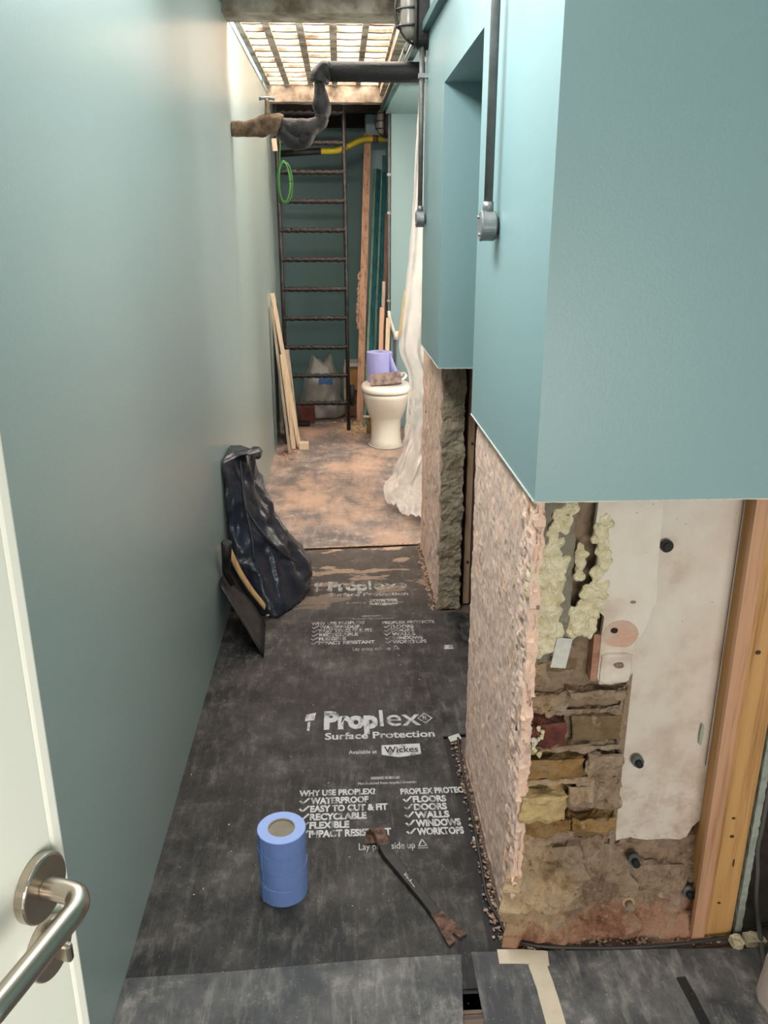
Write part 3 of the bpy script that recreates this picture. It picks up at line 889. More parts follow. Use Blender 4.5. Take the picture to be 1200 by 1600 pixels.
pts = [(0.352 + rr.random() * .018 - 0.02 * rr.random() ** 3, 1.52 + rr.random() * .82, -0.002, 0.002 + 0.006 * rr.random() ** 2) for i in range(420)]
pts += [(0.385 + rr.random() * .02 - .015 * rr.random() ** 2, 3.33 + rr.random() * .8, 0, 0.003 + 0.008 * rr.random() ** 2) for i in range(200)]
pts += [(0.38 + rr.random() * .5, 1.493 + rr.random() * .03, 0.0, 0.002 + 0.005 * rr.random() ** 2) for i in range(200)]
crumbs('plaster_crumbs', pts, 'pale plaster crumbs along the feet of the two piers')
pts = [(-0.49 + rr.random() * .80, 0.9 + rr.random() ** 1.3 * 4.5, 0.001, 0.0010 + 0.0022 * rr.random() ** 3) for i in range(260)]
crumbs('floor_grit', pts, 'scattered grit on the black sheets', M['plaster'])
pts = [(0.02 + rr.gauss(.10, .07), 6.95 + rr.gauss(0, .12), 0.0, 0.006 + 0.014 * rr.random() ** 2) for i in range(260)]
pts += [(0.19 + rr.random() * .05, 6.7 + rr.random() * .2, 0.0, 0.02 * rr.random() + .006) for i in range(30)]
crumbs('sawdust_heap', pts, 'yellowish heap of crumbs at the foot of the leaning boards', simple('yellow_crumbs', srgb(206, 176, 138), .95, var=.2, scale=40))
pts = [(-0.46 + rr.random() * .12, 5.9 + rr.random() * .35, 0.0, 0.004 + 0.008 * rr.random() ** 2) for i in range(60)]
crumbs('brick_dust', pts, 'reddish crumbs at the foot of the left wall before the offcuts', simple('reddish', srgb(190, 132, 104), .95, var=.2))
# slivers of torn white floor film at pier corner
o = obj('torn_film_scrap', plank((0.335, 2.345, 0.004), (0.372, 2.352, 0.012), 0.03, 0.003, (0, 1, 0)), M['plaster']); tag(o, 'scrap of white film at the far foot of the near pier', 'scrap')
o = obj('wood_chip', rough_box(0.93, 0.975, 1.475, 1.505, 0.001, 0.018, 0.006, lambda p, n: .004 * fbm(p, 60)), M['offcut']); tag(o, 'pale broken chip on the floor beside the stud foot', 'scrap')
o = obj('foam_scrap', rough_box(0.893, 0.918, 1.470, 1.497, 0.005, 0.022, 0.006, lambda p, n: .004 * fbm(p, 60)), M['foam']); tag(o, 'cream scrap of foam under the stud foot', 'scrap')

# cables
bm = tube(bmesh.new(), smooth_path([(0.362, 2.33, 0.02), (0.356, 2.2, 0.008), (0.353, 1.95, 0.008), (0.349, 1.80, 0.008), (0.345, 1.66, 0.007), (0.362, 1.585, 0.007), (0.375, 1.53, 0.008), (0.43, 1.500, 0.010), (0.53, 1.489, 0.009), (0.68, 1.484, 0.009), (0.83, 1.490, 0.012), (0.92, 1.506, 0.012), (1.05, 1.55, 0.01)], 8), 0.0042, 8)
tag(obj('power_cable', bm, M['cable'], smooth=True), 'dark cable running round the foot of the near brick pier', 'cable')
bm = tube(bmesh.new(), smooth_path([(0.995, 1.62, 0.9), (0.990, 1.60, 0.30), (0.985, 1.595, 0.19), (0.992, 1.59, 0.12), (0.985, 1.56, 0.05), (0.960, 1.47, 0.012), (0.93, 1.38, 0.010), (0.90, 1.25, 0.010)], 8), 0.006, 8)
tag(obj('hanging_cable', bm, M['cable_grey'], smooth=True), 'grey cable hanging in the dark void right of the stud', 'cable')
# pale bag at the lower right corner
bm = bmesh.new(); rings = []
for i in range(13):
    t = i / 12; z = 0.004 + 0.20 * t; r = 0.12 * math.sqrt(max(0.01, 1 - (t * 1.0) ** 2.4)) + 0.004
    rings.append([(1.005 + r * math.cos(a) * (1 + .1 * noise.noise(Vector((a * 2, t * 3, 1)))), 1.30 + r * math.sin(a) * (1 + .1 * noise.noise(Vector((a * 2, t * 3, 5)))), z) for a in [2 * math.pi * k / 28 for k in range(28)]])
loft(bm, rings)
tag(obj('plastic_sack', bm, simple('pale_pink_plastic', srgb(206, 188, 180), .4, var=.08, scale=10, bump=.4), smooth=True), 'pale full sack standing on the floor at the lower right', 'bag')

# paper tape strips on the right front sheet
mt = thing('masking_tape_strip', (0.4, 1.47, 0.005), 'cream paper tape stuck in an angle on the sheet before the pier', 'tape')


def ribbon(pts, w, z, seed):
    bm = bmesh.new(); rings = []
    P = smooth_path([(x, y, 0) for x, y in pts], 10)
    for i, p in enumerate(P):
        d = (P[min(i + 1, len(P) - 1)] - P[max(i - 1, 0)]).normalized(); n = Vector((-d.y, d.x, 0))
        ww = w / 2 * (1 + 0.06 * noise.noise(p * 30 + Vector((seed, 0, 0))))
        zz = z + 0.0012 * (1 + noise.noise(p * 40))
        rings.append([p + n * ww + Vector((0, 0, zz)), p - n * ww + Vector((0, 0, zz)), p - n * ww + Vector((0, 0, z - .0006)), p + n * ww + Vector((0, 0, z - .0006))])
    return loft(bm, rings)


obj('tape_piece', ribbon([(0.340, 1.477), (0.40, 1.474), (0.455, 1.466)], 0.040, 0.0052, 1), M['masking'], mt)
obj('tape_piece', ribbon([(0.425, 1.452), (0.43, 1.38), (0.431, 1.25), (0.433, 1.1)], 0.042, 0.0062, 5), M['masking'], mt)
# black taped seam on the right sheet
o = obj('sheet_slit', ribbon([(0.74, 1.40), (0.745, 1.33), (0.75, 1.22)], 0.022, 0.0052, 9), M['sheet_clean']); tag(o, 'dark scuffed slit in the grey sheet before the pier', 'tape')

# ------------------------------------------------------------ door and handle (lower left)
dr = thing('door_1', (-0.28, 0.0, 0), 'white painted door standing open along the left wall', None, kind='structure')
obj('door_leaf', bx(-0.324, -0.2805, -0.04, 0.639, 0.005, 2.02), M['white_paint'], dr, bevel=0.002)
obj('door_edge', bx(-0.322, -0.2800, 0.6392, 0.656, 0.005, 2.02), M['door_edge'], dr, bevel=0.004)


def ring_disc(bm, c, r, x0, x1, r_in=0.0, seg=40):
    prof = [(x0, r), (x1 - .002, r), (x1, r - .002), (x1, r_in + .0005)]
    R = [[(x, c[0] + q * math.cos(2 * math.pi * k / seg), c[1] + q * math.sin(2 * math.pi * k / seg)) for k in range(seg)] for x, q in prof]
    return loft(bm, R)


ha = thing('door_handle', (-0.275, 0.615, 1.03), 'satin steel lever handle on round rose on the white door', 'door handle')
ob = obj('rose', ring_disc(bmesh.new(), (0.612, 1.033), 0.031, -0.2804, -0.270), M['satin'], ha, smooth=False, bevel=0.001)
P = smooth_path([(-0.272, 0.612, 1.034), (-0.247, 0.612, 1.034), (-0.236, 0.608, 1.034), (-0.230, 0.596, 1.034), (-0.229, 0.575, 1.035), (-0.229, 0.50, 1.038), (-0.231, 0.487, 1.038), (-0.242, 0.477, 1.038), (-0.268, 0.475, 1.038)], 8)
obj('lever', tube(bmesh.new(), P, 0.0103, 20), M['satin'], ha, smooth=True)
es = thing('keyhole_rose', (-0.275, 0.612, 0.97), 'round steel escutcheon with thumb turn below the lever handle', 'door lock')
obj('rose', ring_disc(bmesh.new(), (0.610, 0.966), 0.029, -0.2804, -0.270), M['satin'], es, bevel=0.001)
obj('thumb_turn', rough_box(-0.270, -0.252, 0.606, 0.614, 0.956, 0.976, 0.004, lambda p, n: 0), M['satin'], es, bevel=0.003)
obj('turn_slot', bx(-0.2525, -0.2515, 0.609, 0.611, 0.960, 0.972), M['black_gap'], es)

# the door stands about nineteen degrees off the passage: swing it and its fittings about the rose
piv = Matrix.Translation((-0.28, 0.612, 0)); swing = piv @ Matrix.Rotation(math.radians(-17), 4, 'Z') @ piv.inverted()
for root in (dr, ha, es):
    lift = Matrix.Translation((0, 0, 0.0 if root == dr else 0.010))
    for c in root.children: c.data.transform(lift @ swing)

# ------------------------------------------------------------ blue tape rolls, stacked
tx, ty = -0.168, 1.715
R_T = 0.0605; H_T = 0.0485
labels = ['bottom blue masking tape roll of the stack, on the black sheet', 'second blue masking tape roll from the floor in the stack', 'third blue masking tape roll from the floor in the stack', 'top blue masking tape roll of the stack, with its card core showing']
for i in range(4):
    t = thing('tape_roll', (tx, ty, i * H_T), labels[i], 'tape roll', 'stacked blue masking tape rolls')
    dx, dy = [(0.0, 0.0), (0.0012, 0.001), (-0.001, 0.0), (0.0005, -0.001)][i]
    z0 = 0.0004 + i * H_T; z1 = z0 + H_T - 0.0006; n = 48
    c = (tx + dx, ty + dy)

    def circ(r, z, j=0.0): return [(c[0] + r * math.cos(a) * (1 + j * noise.noise(Vector((a * 3, z * 20, i)))), c[1] + r * math.sin(a) * (1 + j * noise.noise(Vector((a * 3, z * 20, i)))), z) for a in [2 * math.pi * k / n for k in range(n)]]
    bm = bmesh.new()
    loft(bm, [circ(R_T - .0012, z0), circ(R_T, z0 + .0012, .012), circ(R_T, (z0 + z1) / 2, .015), circ(R_T, z1 - .0012, .012), circ(R_T - .0012, z1)], caps=False)
    f0 = len(bm.faces)
    loft(bm, [circ(R_T - .0012, z1), circ(.034, z1), circ(.034, z0), circ(R_T - .0012, z0)], caps=False, mi=1)
    bmesh.ops.remove_doubles(bm, verts=bm.verts, dist=1e-5)
    obj('tape_winding', bm, [M['tape_blue'], M['tape_top']], t, smooth=False)
    bm = bmesh.new(); loft(bm, [circ(.034, z0), circ(.034, z1 + .0003), circ(.0305, z1 + .0003), circ(.0305, z0), circ(.034, z0)], caps=False)
    cc_ = obj('card_core', bm, M['card'], t)
    if i == 3:
        bm = bmesh.new(); loft(bm, [circ(.0304, z1 - .006), circ(.0304, z1 - .004)]); obj('core_disc', bm, M['card'], cc_)
    # torn tape tail
    bm = bmesh.new(); rings = []
    for k in range(6):
        z = z0 + (z1 - z0) * k / 5; a = math.radians(215 + 4 * noise.noise(Vector((k * 1.7, i * 3, 0))))
        rings.append([(c[0] + q * math.cos(a + s), c[1] + q * math.sin(a + s), z) for q, s in ((R_T + .0012, 0), (R_T + .0012, .07), (R_T - .001, .07), (R_T - .001, 0))])
    loft(bm, rings); obj('tape_tail', bm, M['tape_blue'], t)

# ------------------------------------------------------------ wrecking bar
wb = thing('wrecking_bar', (0.17, 1.7, 0), 'flat black wrecking bar with rusty claw ends lying on the sheet', 'tool')
path = [(0.060, 1.868, 0.004), (0.060, 1.884, 0.018), (0.068, 1.894, 0.030), (0.080, 1.888, 0.036), (0.088, 1.868, 0.030), (0.094, 1.84, 0.019), (0.106, 1.81, 0.012), (0.135, 1.757, 0.009), (0.18, 1.672, 0.008), (0.212, 1.606, 0.008)]
wid = [0.036, 0.038, 0.040, 0.040, 0.039, 0.036, 0.033, 0.032, 0.031, 0.031]
fr = frames(path)


def flatbar(pth, ws, th):
    fr = []
    for i, p in enumerate(pth):
        a, b = Vector(pth[max(i - 1, 0)]), Vector(pth[min(i + 1, len(pth) - 1)])
        t = (b - a).normalized(); side = Vector((0.885, 0.465, 0)); side = (side - t * side.dot(t)).normalized(); nn = t.cross(side)
        p = Vector(p); w2 = ws[i] / 2
        fr.append([p + side * w2 - nn * th, p + side * w2 * .8 + nn * th, p - side * w2 * .8 + nn * th, p - side * w2 - nn * th])
    return loft(bmesh.new(), fr)


rust = simple('rusty_steel', srgb(124, 92, 74), .6, .3, c2=srgb(64, 46, 40), scale=60, bump=.4)
obj('hooked_end', flatbar(path[:6], wid[:6], 0.004), rust, wb, bevel=.001)
obj('bar', flatbar(path[5:], wid[5:], 0.0045), simple('black_enamel', srgb(28, 27, 28), .4, .1, c2=srgb(44, 38, 36), scale=30), wb, bevel=.001)
# flared claw with V notch, pointing to camera right
d = Vector((0.465, -0.885, 0)); s = Vector((0.885, 0.465, 0)); o0 = Vector((0.210, 1.610, 0))
pl = [(-0.012, 0), (0.012, 0), (0.0155, 0.03), (0.021, 0.060), (0.024, 0.088), (0.0065, 0.090), (0.002, 0.072), (-0.002, 0.072), (-0.0055, 0.092), (-0.023, 0.096), (-0.019, 0.058), (-0.014, 0.03)]
bm = bmesh.new()
top = []; bot = []
for (a, b) in pl:
    a *= 1.22; p = o0 + s * a + d * b; h = 0.008 + 0.004 * (1 - b / .09) ; top.append((p.x, p.y, h)); bot.append((p.x, p.y, 0.002))
loft(bm, [bot, top]); obj('claw_end', bm, rust, wb)
bm = bmesh.new()      # worn maker's mark: too rubbed to read, kept as rubbed strokes
for a_, b_ in (((0, .009), (.004, .001)), ((.004, .001), (.008, .009)), ((.010, .002), (.015, .006)), ((.016, .001), (.021, .004)), ((.026, .001), (.027, .009)), ((.027, .009), (.031, .002)), ((.034, .002), (.040, .003)), ((.043, .002), (.052, .002))):
    stroke(bm, [a_, b_], .0022, 0)
R = Matrix(((d.x, s.x, 0, 0.138), (d.y, s.y, 0, 1.737), (0, 0, 1, 0.0150), (0, 0, 0, 1)))
bm.transform(R); obj('bar_lettering', bm, M['plaster'], wb)

# ------------------------------------------------------------ shovel, axe handle, black sack by the left wall
sv = thing('square_shovel', (-0.42, 3.1, 0), 'black square-mouth shovel without shaft, leaning on the left wall', 'shovel')
D_, C_, A_ = Vector((-0.325, 2.94, 0.003)), Vector((-0.342, 3.238, 0.003)), Vector((-0.497, 3.077, 0.254))
B_ = A_ + (C_ - D_) * 0.95
nrm = (C_ - D_).cross(A_ - D_).normalized()
bm = bmesh.new(); G = []
for i in range(9):
    row = []
    for j in range(9):
        u, v = i / 8, j / 8
        p = D_.lerp(C_, u).lerp(A_.lerp(B_, u), v)
        dish = -0.014 * (1 - (2 * u - 1) ** 2) * min(1, v * 1.6)
        if nrm.x > 0: dish = dish
        row.append(p + nrm * dish * (1 if nrm.x > 0 else -1) + Vector((0, 0, 0)))
    G.append(row)
loft(bm, [G[i] for i in range(9)], caps=False, closed=False)
o = obj('blade', bm, M['spade'], sv, smooth=True); sm = o.modifiers.new('s', 'SOLIDIFY'); sm.thickness = 0.003; sm.offset = 0
m_ = A_.lerp(B_, 0.45)
axis = ((A_ + B_) / 2 - (D_ + C_) / 2).normalized()
top = Vector((-0.470, 3.135, 0.412)); base = m_ - axis * 0.06 + Vector((0.012, 0, 0))
obj('socket', tube(bmesh.new(), [base, m_ + Vector((0.014, -0.005, 0.01)), m_.lerp(top, .5) + Vector((0.008, 0, 0)), top], lambda t: 0.012 + 0.010 * t, 16), M['black_metal'], sv, smooth=True)
obj('socket_mouth', rod(top, top + (top - m_).normalized() * 0.001, 0.016), M['black_gap'], sv)
ax = thing('tool_handle', (-0.33, 3.3, 0), 'pale wooden tool handle with swollen end leaning behind the shovel', 'tool handle')
P = smooth_path([(-0.332, 3.322, 0.010), (-0.345, 3.318, 0.035), (-0.375, 3.310, 0.085), (-0.405, 3.302, 0.135), (-0.45, 3.29, 0.23), (-0.488, 3.275, 0.345)], 8)
obj('haft', tube(bmesh.new(), P, lambda t: 0.0185 * math.exp(-(t / .07) ** 2) * .55 + 0.0105 + .002 * t, 14), M['handle_wood'], ax, smooth=True)

keys = [
    (0.000, [(-.488, 3.46), (-.42, 3.36), (-.318, 3.275), (-.24, 3.38), (-.182, 3.56), (-.168, 3.76), (-.27, 3.90), (-.488, 3.90)]),
    (0.050, [(-.490, 3.44), (-.43, 3.36), (-.335, 3.29), (-.245, 3.40), (-.170, 3.58), (-.160, 3.76), (-.27, 3.90), (-.490, 3.90)]),
    (0.110, [(-.492, 3.42), (-.45, 3.37), (-.355, 3.33), (-.260, 3.44), (-.172, 3.60), (-.185, 3.76), (-.30, 3.88), (-.492, 3.88)]),
    (0.230, [(-.494, 3.40), (-.465, 3.37), (-.385, 3.38), (-.305, 3.47), (-.246, 3.60), (-.255, 3.72), (-.34, 3.82), (-.494, 3.82)]),
    (0.380, [(-.496, 3.39), (-.478, 3.38), (-.425, 3.41), (-.365, 3.50), (-.325, 3.61), (-.335, 3.68), (-.39, 3.76), (-.496, 3.76)]),
    (0.500, [(-.498, 3.38), (-.485, 3.38), (-.440, 3.43), (-.395, 3.52), (-.362, 3.60), (-.370, 3.66), (-.42, 3.72), (-.498, 3.72)]),
    (0.620, [(-.502, 3.375), (-.495, 3.375), (-.455, 3.45), (-.420, 3.53), (-.388, 3.58), (-.392, 3.63), (-.44, 3.68), (-.502, 3.68)]),
    (0.680, [(-.504, 3.378), (-.500, 3.378), (-.468, 3.46), (-.438, 3.54), (-.412, 3.57), (-.415, 3.61), (-.455, 3.66), (-.504, 3.66)]),
]


def lerp_ring(z, n=72):
    for (za, a), (zb, b) in zip(keys[:-1], keys[1:]):
        if z <= zb + 1e-9:
            t = (z - za) / (zb - za); pl = [(p[0] + (q[0] - p[0]) * t, p[1] + (q[1] - p[1]) * t) for p, q in zip(a, b)]; break
    out = []
    for k in range(n):
        f = k / n * 8; i = int(f); u = f - i; p, q = pl[i % 8], pl[(i + 1) % 8]
        out.append([p[0] + (q[0] - p[0]) * u, p[1] + (q[1] - p[1]) * u])
    return out


def crumple(x, y, z, s, k):
    p = Vector((x * s, y * s, z * s * .75))
    return (0.5 - abs(noise.noise(p))) * k + (0.5 - abs(noise.noise(p * 2.3 + Vector((3, 1, 7))))) * k * .45


bm = bmesh.new(); rings = []
for i in range(56):
    z = 0.680 * i / 55; R0 = lerp_ring(z); cx = sum(p[0] for p in R0) / 72; cy = sum(p[1] for p in R0) / 72; ring = []
    for (x, y) in R0:
        dx, dy = x - cx, y - cy; L = math.hypot(dx, dy) or 1
        k = crumple(x, y, z, 8.0, 0.055) - 0.018
        if x < -0.47: k = min(k, 0)
        x2, y2 = x + dx / L * k, y + dy / L * k
        ring.append((max(x2, -0.506), y2, z + 0.002 if i else 0.001))
    rings.append(ring)
loft(bm, rings)
sk = thing('rubble_sack', (-0.35, 3.6, 0), 'tall crumpled black rubble sack leaning against the left wall', 'bag')
obj('sack_body', bm, M['sack'], sk, smooth=True)
# folded top flap
bm = bmesh.new(); rings = []
prof = [(-.440, 3.50, .668), (-.428, 3.49, .690), (-.410, 3.50, .699), (-.385, 3.515, .694), (-.372, 3.53, .676), (-.380, 3.535, .650)]
for i, (x, y, z) in enumerate(prof):
    w2 = [.02, .04, .045, .04, .03, .012][i]
    rings.append([(x + .02 * u, y + w2 * u * 1.6, z + .008 * noise.noise(Vector((i, u * 3, 0)))) for u in (-1, -.5, 0, .5, 1)])
loft(bm, rings, caps=False, closed=False)
o = obj('folded_flap', bm, M['sack'], sk, smooth=True); sm = o.modifiers.new('s', 'SOLIDIFY'); sm.thickness = .003
# pleats down the front
for P in ([(-.440, 3.46, .68), (-.425, 3.43, .50), (-.40, 3.40, .34), (-.39, 3.37, .24)], [(-.425, 3.45, .46), (-.37, 3.44, .36), (-.30, 3.46, .26), (-.20, 3.56, .13)]):
    obj('pleat', tube(bmesh.new(), smooth_path(P, 8), lambda t: .006 * math.sin(math.pi * (0.08 + t * .84)) + .001, 8), M['sack'], sk, smooth=True)

# ------------------------------------------------------------ offcuts leaning on the left wall
def lean(nm, a, b, w, t, wd, mat, label, grp='timber offcuts leaning on the left wall'):
    return tag(obj(nm, plank(a, b, w, t, wd), mat, bevel=.001), label, 'timber', grp)


lean('timber_offcut', (-0.497, 6.33, 1.155), (-0.333, 6.25, 0.012), 0.030, 0.018, (1, 0, .1), M['offcut'], 'tallest pale timber strip leaning on the left wall')
lean('timber_offcut', (-0.490, 6.11, 1.08), (-0.402, 6.13, 0.005), 0.10, 0.012, (0, 1, 0), M['grey_board'], 'wide grey board behind the tallest strip, leaning on the left wall')
lean('timber_offcut', (-0.440, 6.25, 0.72), (-0.375, 6.22, 0.006), 0.030, 0.016, (1, 0, 0), M['offcut'], 'shorter pale strip in front of the grey board')
lean('timber_offcut', (-0.415, 6.36, 0.74), (-0.352, 6.30, 0.006), 0.045, 0.02, (1, 0, 0), M['grey_board'], 'thick short board in the middle of the leaning offcuts')
o = obj('timber_block', bx(-0.335, -0.262, 6.20, 6.27, 0.001, 0.055), M['offcut'], bevel=.003); tag(o, 'small pale block lying at the foot of the leaning offcuts', 'timber')
o = obj('shade_board', plank((-0.500, 6.56, 1.05), (-0.440, 6.56, 0.004), 0.36, 0.014, (0, 1, 0)), M['dark_void']); tag(o, 'dark board standing in for the shade on the left wall behind the offcuts', 'board')  # added dark sheet, stands in for the shade behind the offcuts

# ------------------------------------------------------------ ladder
ld = thing('iron_ladder', (-0.2, 6.85, 0), 'black iron ladder with twisted rungs against the far end of the passage', 'ladder')
for x, zt in ((-0.455, 2.55), (0.052, 2.475)):
    bm = tube(bmesh.new(), [(x, 6.85, 0.0), (x - .002, 6.855, 1.2), (x - .006, 6.85, zt - .012), (x - .006, 6.85, zt)], lambda t: 0.0165 if t < .99 else .010, 12)
    obj('stile', bm, M['stile'], ld, smooth=True)
rz = [0.232, 0.460, 0.690, 0.921, 1.147, 1.373, 1.592, 1.803, 2.010, 2.216, 2.424]
bm = bmesh.new(); n = 90
pts = [(-0.455 + 0.507 * i / n, 6.85, 0) for i in range(n + 1)]
tube(bm, pts, 0.0185, 18, prof=lambda th, i: 0.74 + 0.36 * abs(math.cos(1.0 * (th + i * 0.28))))
r0 = obj('rung', bm, M['rung'], ld, smooth=True); r0.location = (0, 0, rz[0])
for z in rz[1:]:
    c = r0.copy(); COL.objects.link(c); c.location = (0, 0, z)
o = obj('rubber_foot', rod((0.085, 6.86, 0.21), (0.083, 6.86, 0.38), .017), M['black_gap']); tag(o, 'short black sleeve beside the right ladder stile near the floor', 'sleeve')

# things behind the ladder
bm = bmesh.new(); rings = []
for i in range(24):
    t = i / 23; z = 0.002 + 0.50 * t
    r = 0.20 * (1 - 0.55 * t ** 1.5)
    ring = []
    for k in range(40):
        a = 2 * math.pi * k / 40; q = r * (1 + .22 * noise.noise(Vector((math.cos(a) * 2, math.sin(a) * 2, t * 4))) + .08 * noise.noise(Vector((math.cos(a) * 6, math.sin(a) * 6, t * 9))))
        zz = z + (0.05 * math.sin(2 * a + .6) * t ** 3)
        ring.append((-0.18 + q * 1.0 * math.cos(a), 7.45 + q * .75 * math.sin(a), max(.002, zz)))
    rings.append(ring)
loft(bm, rings)
tag(obj('rubble_bag', bm, M['rubble_bag'], smooth=True), 'see-through white plastic bag of waste behind the ladder', 'bag')
bm = rough_box(-0.29, -0.08, 7.38, 7.50, 0.02, 0.28, .03, lambda p, n: .012 * fbm(p, 9))
tag(obj('waste_bundle', bm, simple('grey_waste', srgb(90, 78, 72), .9, var=.3), smooth=True), 'dim bundle inside the white plastic bag', 'waste')
o = obj('blue_wrapper', rough_box(-0.20, -0.08, 7.33, 7.36, 0.30, 0.36, .02, lambda p, n: .006 * fbm(p, 20)), simple('blue_wrap', srgb(50, 84, 130), .5)); tag(o, 'scrap of blue wrapper inside the white plastic bag', 'waste')
for (x0, x1, y0, y1, z0, z1, mt_, lb) in ((-0.36, -0.24, 7.12, 7.25, 0, .14, 'red', 'dark red brick lying behind the lowest ladder rung, on the left'), (0.03, 0.12, 7.4, 7.52, 0, .13, 'brown_board', 'dark block right of the plastic bag behind the ladder')):
    tag(obj('loose_brick', rough_box(x0, x1, y0, y1, z0, z1, .03, lambda p, n: .003 * fbm(p, 30)), M[mt_]), lb, 'brick')
o = obj('black_tray', bx(-0.41, -0.28, 7.0, 7.16, 0.0, 0.03), M['black_metal'], bevel=.004); tag(o, 'small black tray on the floor behind the ladder', 'tray')
cb = thing('low_cupboard', (0.1, 8.0, 0), 'low wooden casing with pale ledge against the far wall', 'casing')
obj('panel', bx(0.045, 0.235, 7.98, 8.19, 0.13, 0.36), M['stud'], cb); obj('ledge', bx(0.03, 0.235, 7.95, 8.195, 0.36, 0.395), M['white_plastic'], cb)
obj('corner_post', bx(0.02, 0.045, 7.94, 7.98, 0.02, 0.36), M['offcut'], cb); obj('base_board', bx(0.045, 0.235, 8.0, 8.19, 0.001, 0.13), M['brown_board'], cb)

# ------------------------------------------------------------ boards in the far right corner
G_ = 'boards leaning in the far right corner'
bt = thing('long_batten', (0.15, 7.1, 0), 'long pale batten full of nail holes, tallest in the far corner', 'timber', G_)
A0, B0 = Vector((0.248, 7.50, 2.35)), Vector((0.150, 7.10, 0.004))
btb = obj('batten_body', plank(A0, B0, 0.058, 0.03, (1, 0, 0)), M['batten'], bt, bevel=.001)
for t in (0.03, 0.07, .12, .17, .2, .31, .35, .45, .52, .55, .66, .70, .78, .85):
    p = A0.lerp(B0, t) + Vector((0.012 * math.sin(t * 40), -0.0165, 0)); obj('nail_hole', rod(p, p + Vector((0, -.0015, 0)), 0.0045, 8), M['brown_board'], btb)
pts = [(A0.lerp(B0, t).x - 0.034 - .012 * rr.random(), A0.lerp(B0, t).y, A0.lerp(B0, t).z, 0.010 + .010 * rr.random()) for t in [0.47 + 0.19 * k / 24 for k in range(25)]]
blobs(pts, M['debris'], 'plaster_lumps', bt)


def teal(nm, a, b, w, t, label, edge=True):
    r = thing(nm, b, label, 'timber', G_)
    obj('board_face', plank(a, b, w, t, (1, .5, 0)), M['teal_board'], r, bevel=.001)
    e = Vector((-w / 2 - .006, -.012, 0))
    obj('board_edge', plank(Vector(a) + e, Vector(b) + e, .018, t + .004, (1, .2, 0)), M['teal_edge'], r)


teal('teal_board', (0.340, 7.62, 2.08), (0.215, 6.98, 0.004), 0.045, 0.02, 'teal painted board with pale green edge beside the long batten')
teal('teal_board', (0.392, 7.64, 2.06), (0.280, 7.05, 0.004), 0.045, 0.02, 'teal painted board nearest the right wall conduit')
o = obj('board_offcut', bx(0.375, 0.405, 7.62, 7.66, 2.06, 2.19), M['teal_board']); tag(o, 'teal block at the head of the leaning boards', 'timber')
lean('brown_slat', (0.398, 7.35, 1.72), (0.335, 7.05, 0.004), 0.028, 0.02, (1, 0, 0), M['brown_board'], 'dark brown slat leaning right of the teal boards', G_)
lean('grey_slat', (0.352, 6.96, 1.20), (0.320, 6.88, 0.004), 0.025, 0.02, (1, 0, 0), M['grey_board'], 'grey slat with pointed top behind the paper roll', G_)
lean('pale_slat', (0.335, 6.90, 1.00), (0.30, 6.80, 0.004), 0.035, 0.02, (1, 0, 0), M['batten'], 'short pale slat end showing above the paper roll on its left', G_)
lean('pink_slat', (0.386, 6.88, 0.92), (0.35, 6.80, 0.004), 0.035, 0.02, (1, 0, 0), M['offcut'], 'short pinkish slat end showing above the paper roll on its right', G_)
o = obj('brass_valve', rod((0.225, 6.62, 0.03), (0.225, 6.62, 0.16), .03), M['b_ochre']); tag(o, 'brown pipe stub beside the toilet foot', 'pipe')
o = obj('pipe_clip', tube(bmesh.new(), [(0.17, 6.60, 0.17), (0.26, 6.60, 0.165)], .01, 8), M['white_plastic']); tag(o, 'white clip on top of the brown stub beside the toilet', 'clip')

# ------------------------------------------------------------ toilet
tl = thing('toilet', (0.335, 6.4, 0), 'white back-to-wall toilet with lid down at the end of the passage', 'toilet')


def oval(cx, yf, yb, hw, z, n=40, sq=2.3):
    out = []; cy = (yf + yb) / 2; hy = (yb - yf) / 2
    for k in range(n):
        a = 2 * math.pi * k / n; c, s = math.cos(a), math.sin(a)
        out.append((cx + hw * math.copysign(abs(c) ** (2 / sq), c), cy + hy * math.copysign(abs(s) ** (2 / sq), s), z))
    return out


cx = 0.340
bm = bmesh.new()
loft(bm, [oval(cx, 6.200, 6.56, .128, 0.0), oval(cx, 6.195, 6.56, .132, 0.006), oval(cx, 6.215, 6.56, .118, 0.05), oval(cx, 6.230, 6.56, .115, 0.12), oval(cx, 6.225, 6.56, .120, 0.20), oval(cx, 6.205, 6.58, .135, 0.235), oval(cx, 6.165, 6.60, .156, 0.29), oval(cx, 6.135, 6.62, .170, 0.34), oval(cx, 6.112, 6.63, .180, 0.39), oval(cx, 6.105, 6.64, .184, 0.418), oval(cx, 6.112, 6.63, .178, 0.424)])
obj('pan', bm, M['white_ceramic'], tl, smooth=True)
bm = bmesh.new(); loft(bm, [oval(cx, 6.118, 6.62, .174, 0.4245), oval(cx, 6.118, 6.62, .174, 0.431)]); obj('seat_gap', bm, M['black_gap'], tl)
bm = bmesh.new(); loft(bm, [oval(cx, 6.105, 6.60, .186, 0.431), oval(cx, 6.098, 6.61, .192, 0.438), oval(cx, 6.098, 6.61, .192, 0.462), oval(cx, 6.112, 6.60, .182, 0.474), oval(cx, 6.15, 6.57, .15, 0.480)]); obj('lid', bm, M['seat_plastic'], tl, smooth=True)
bm = tube(bmesh.new(), [Vector(p) + Vector((0, 0, .004)) for p in oval(cx, 6.190, 6.57, .133, 0.0)[20:]], .005, 8); obj('foot_seal', bm, M['plaster'], tl)
# paper roll on lid
ZL = 0.481
pr = thing('paper_roll', (0.30, 6.42, ZL), 'lilac blue paper towel roll standing on the toilet lid', 'paper roll')
rc = (0.292, 6.44)


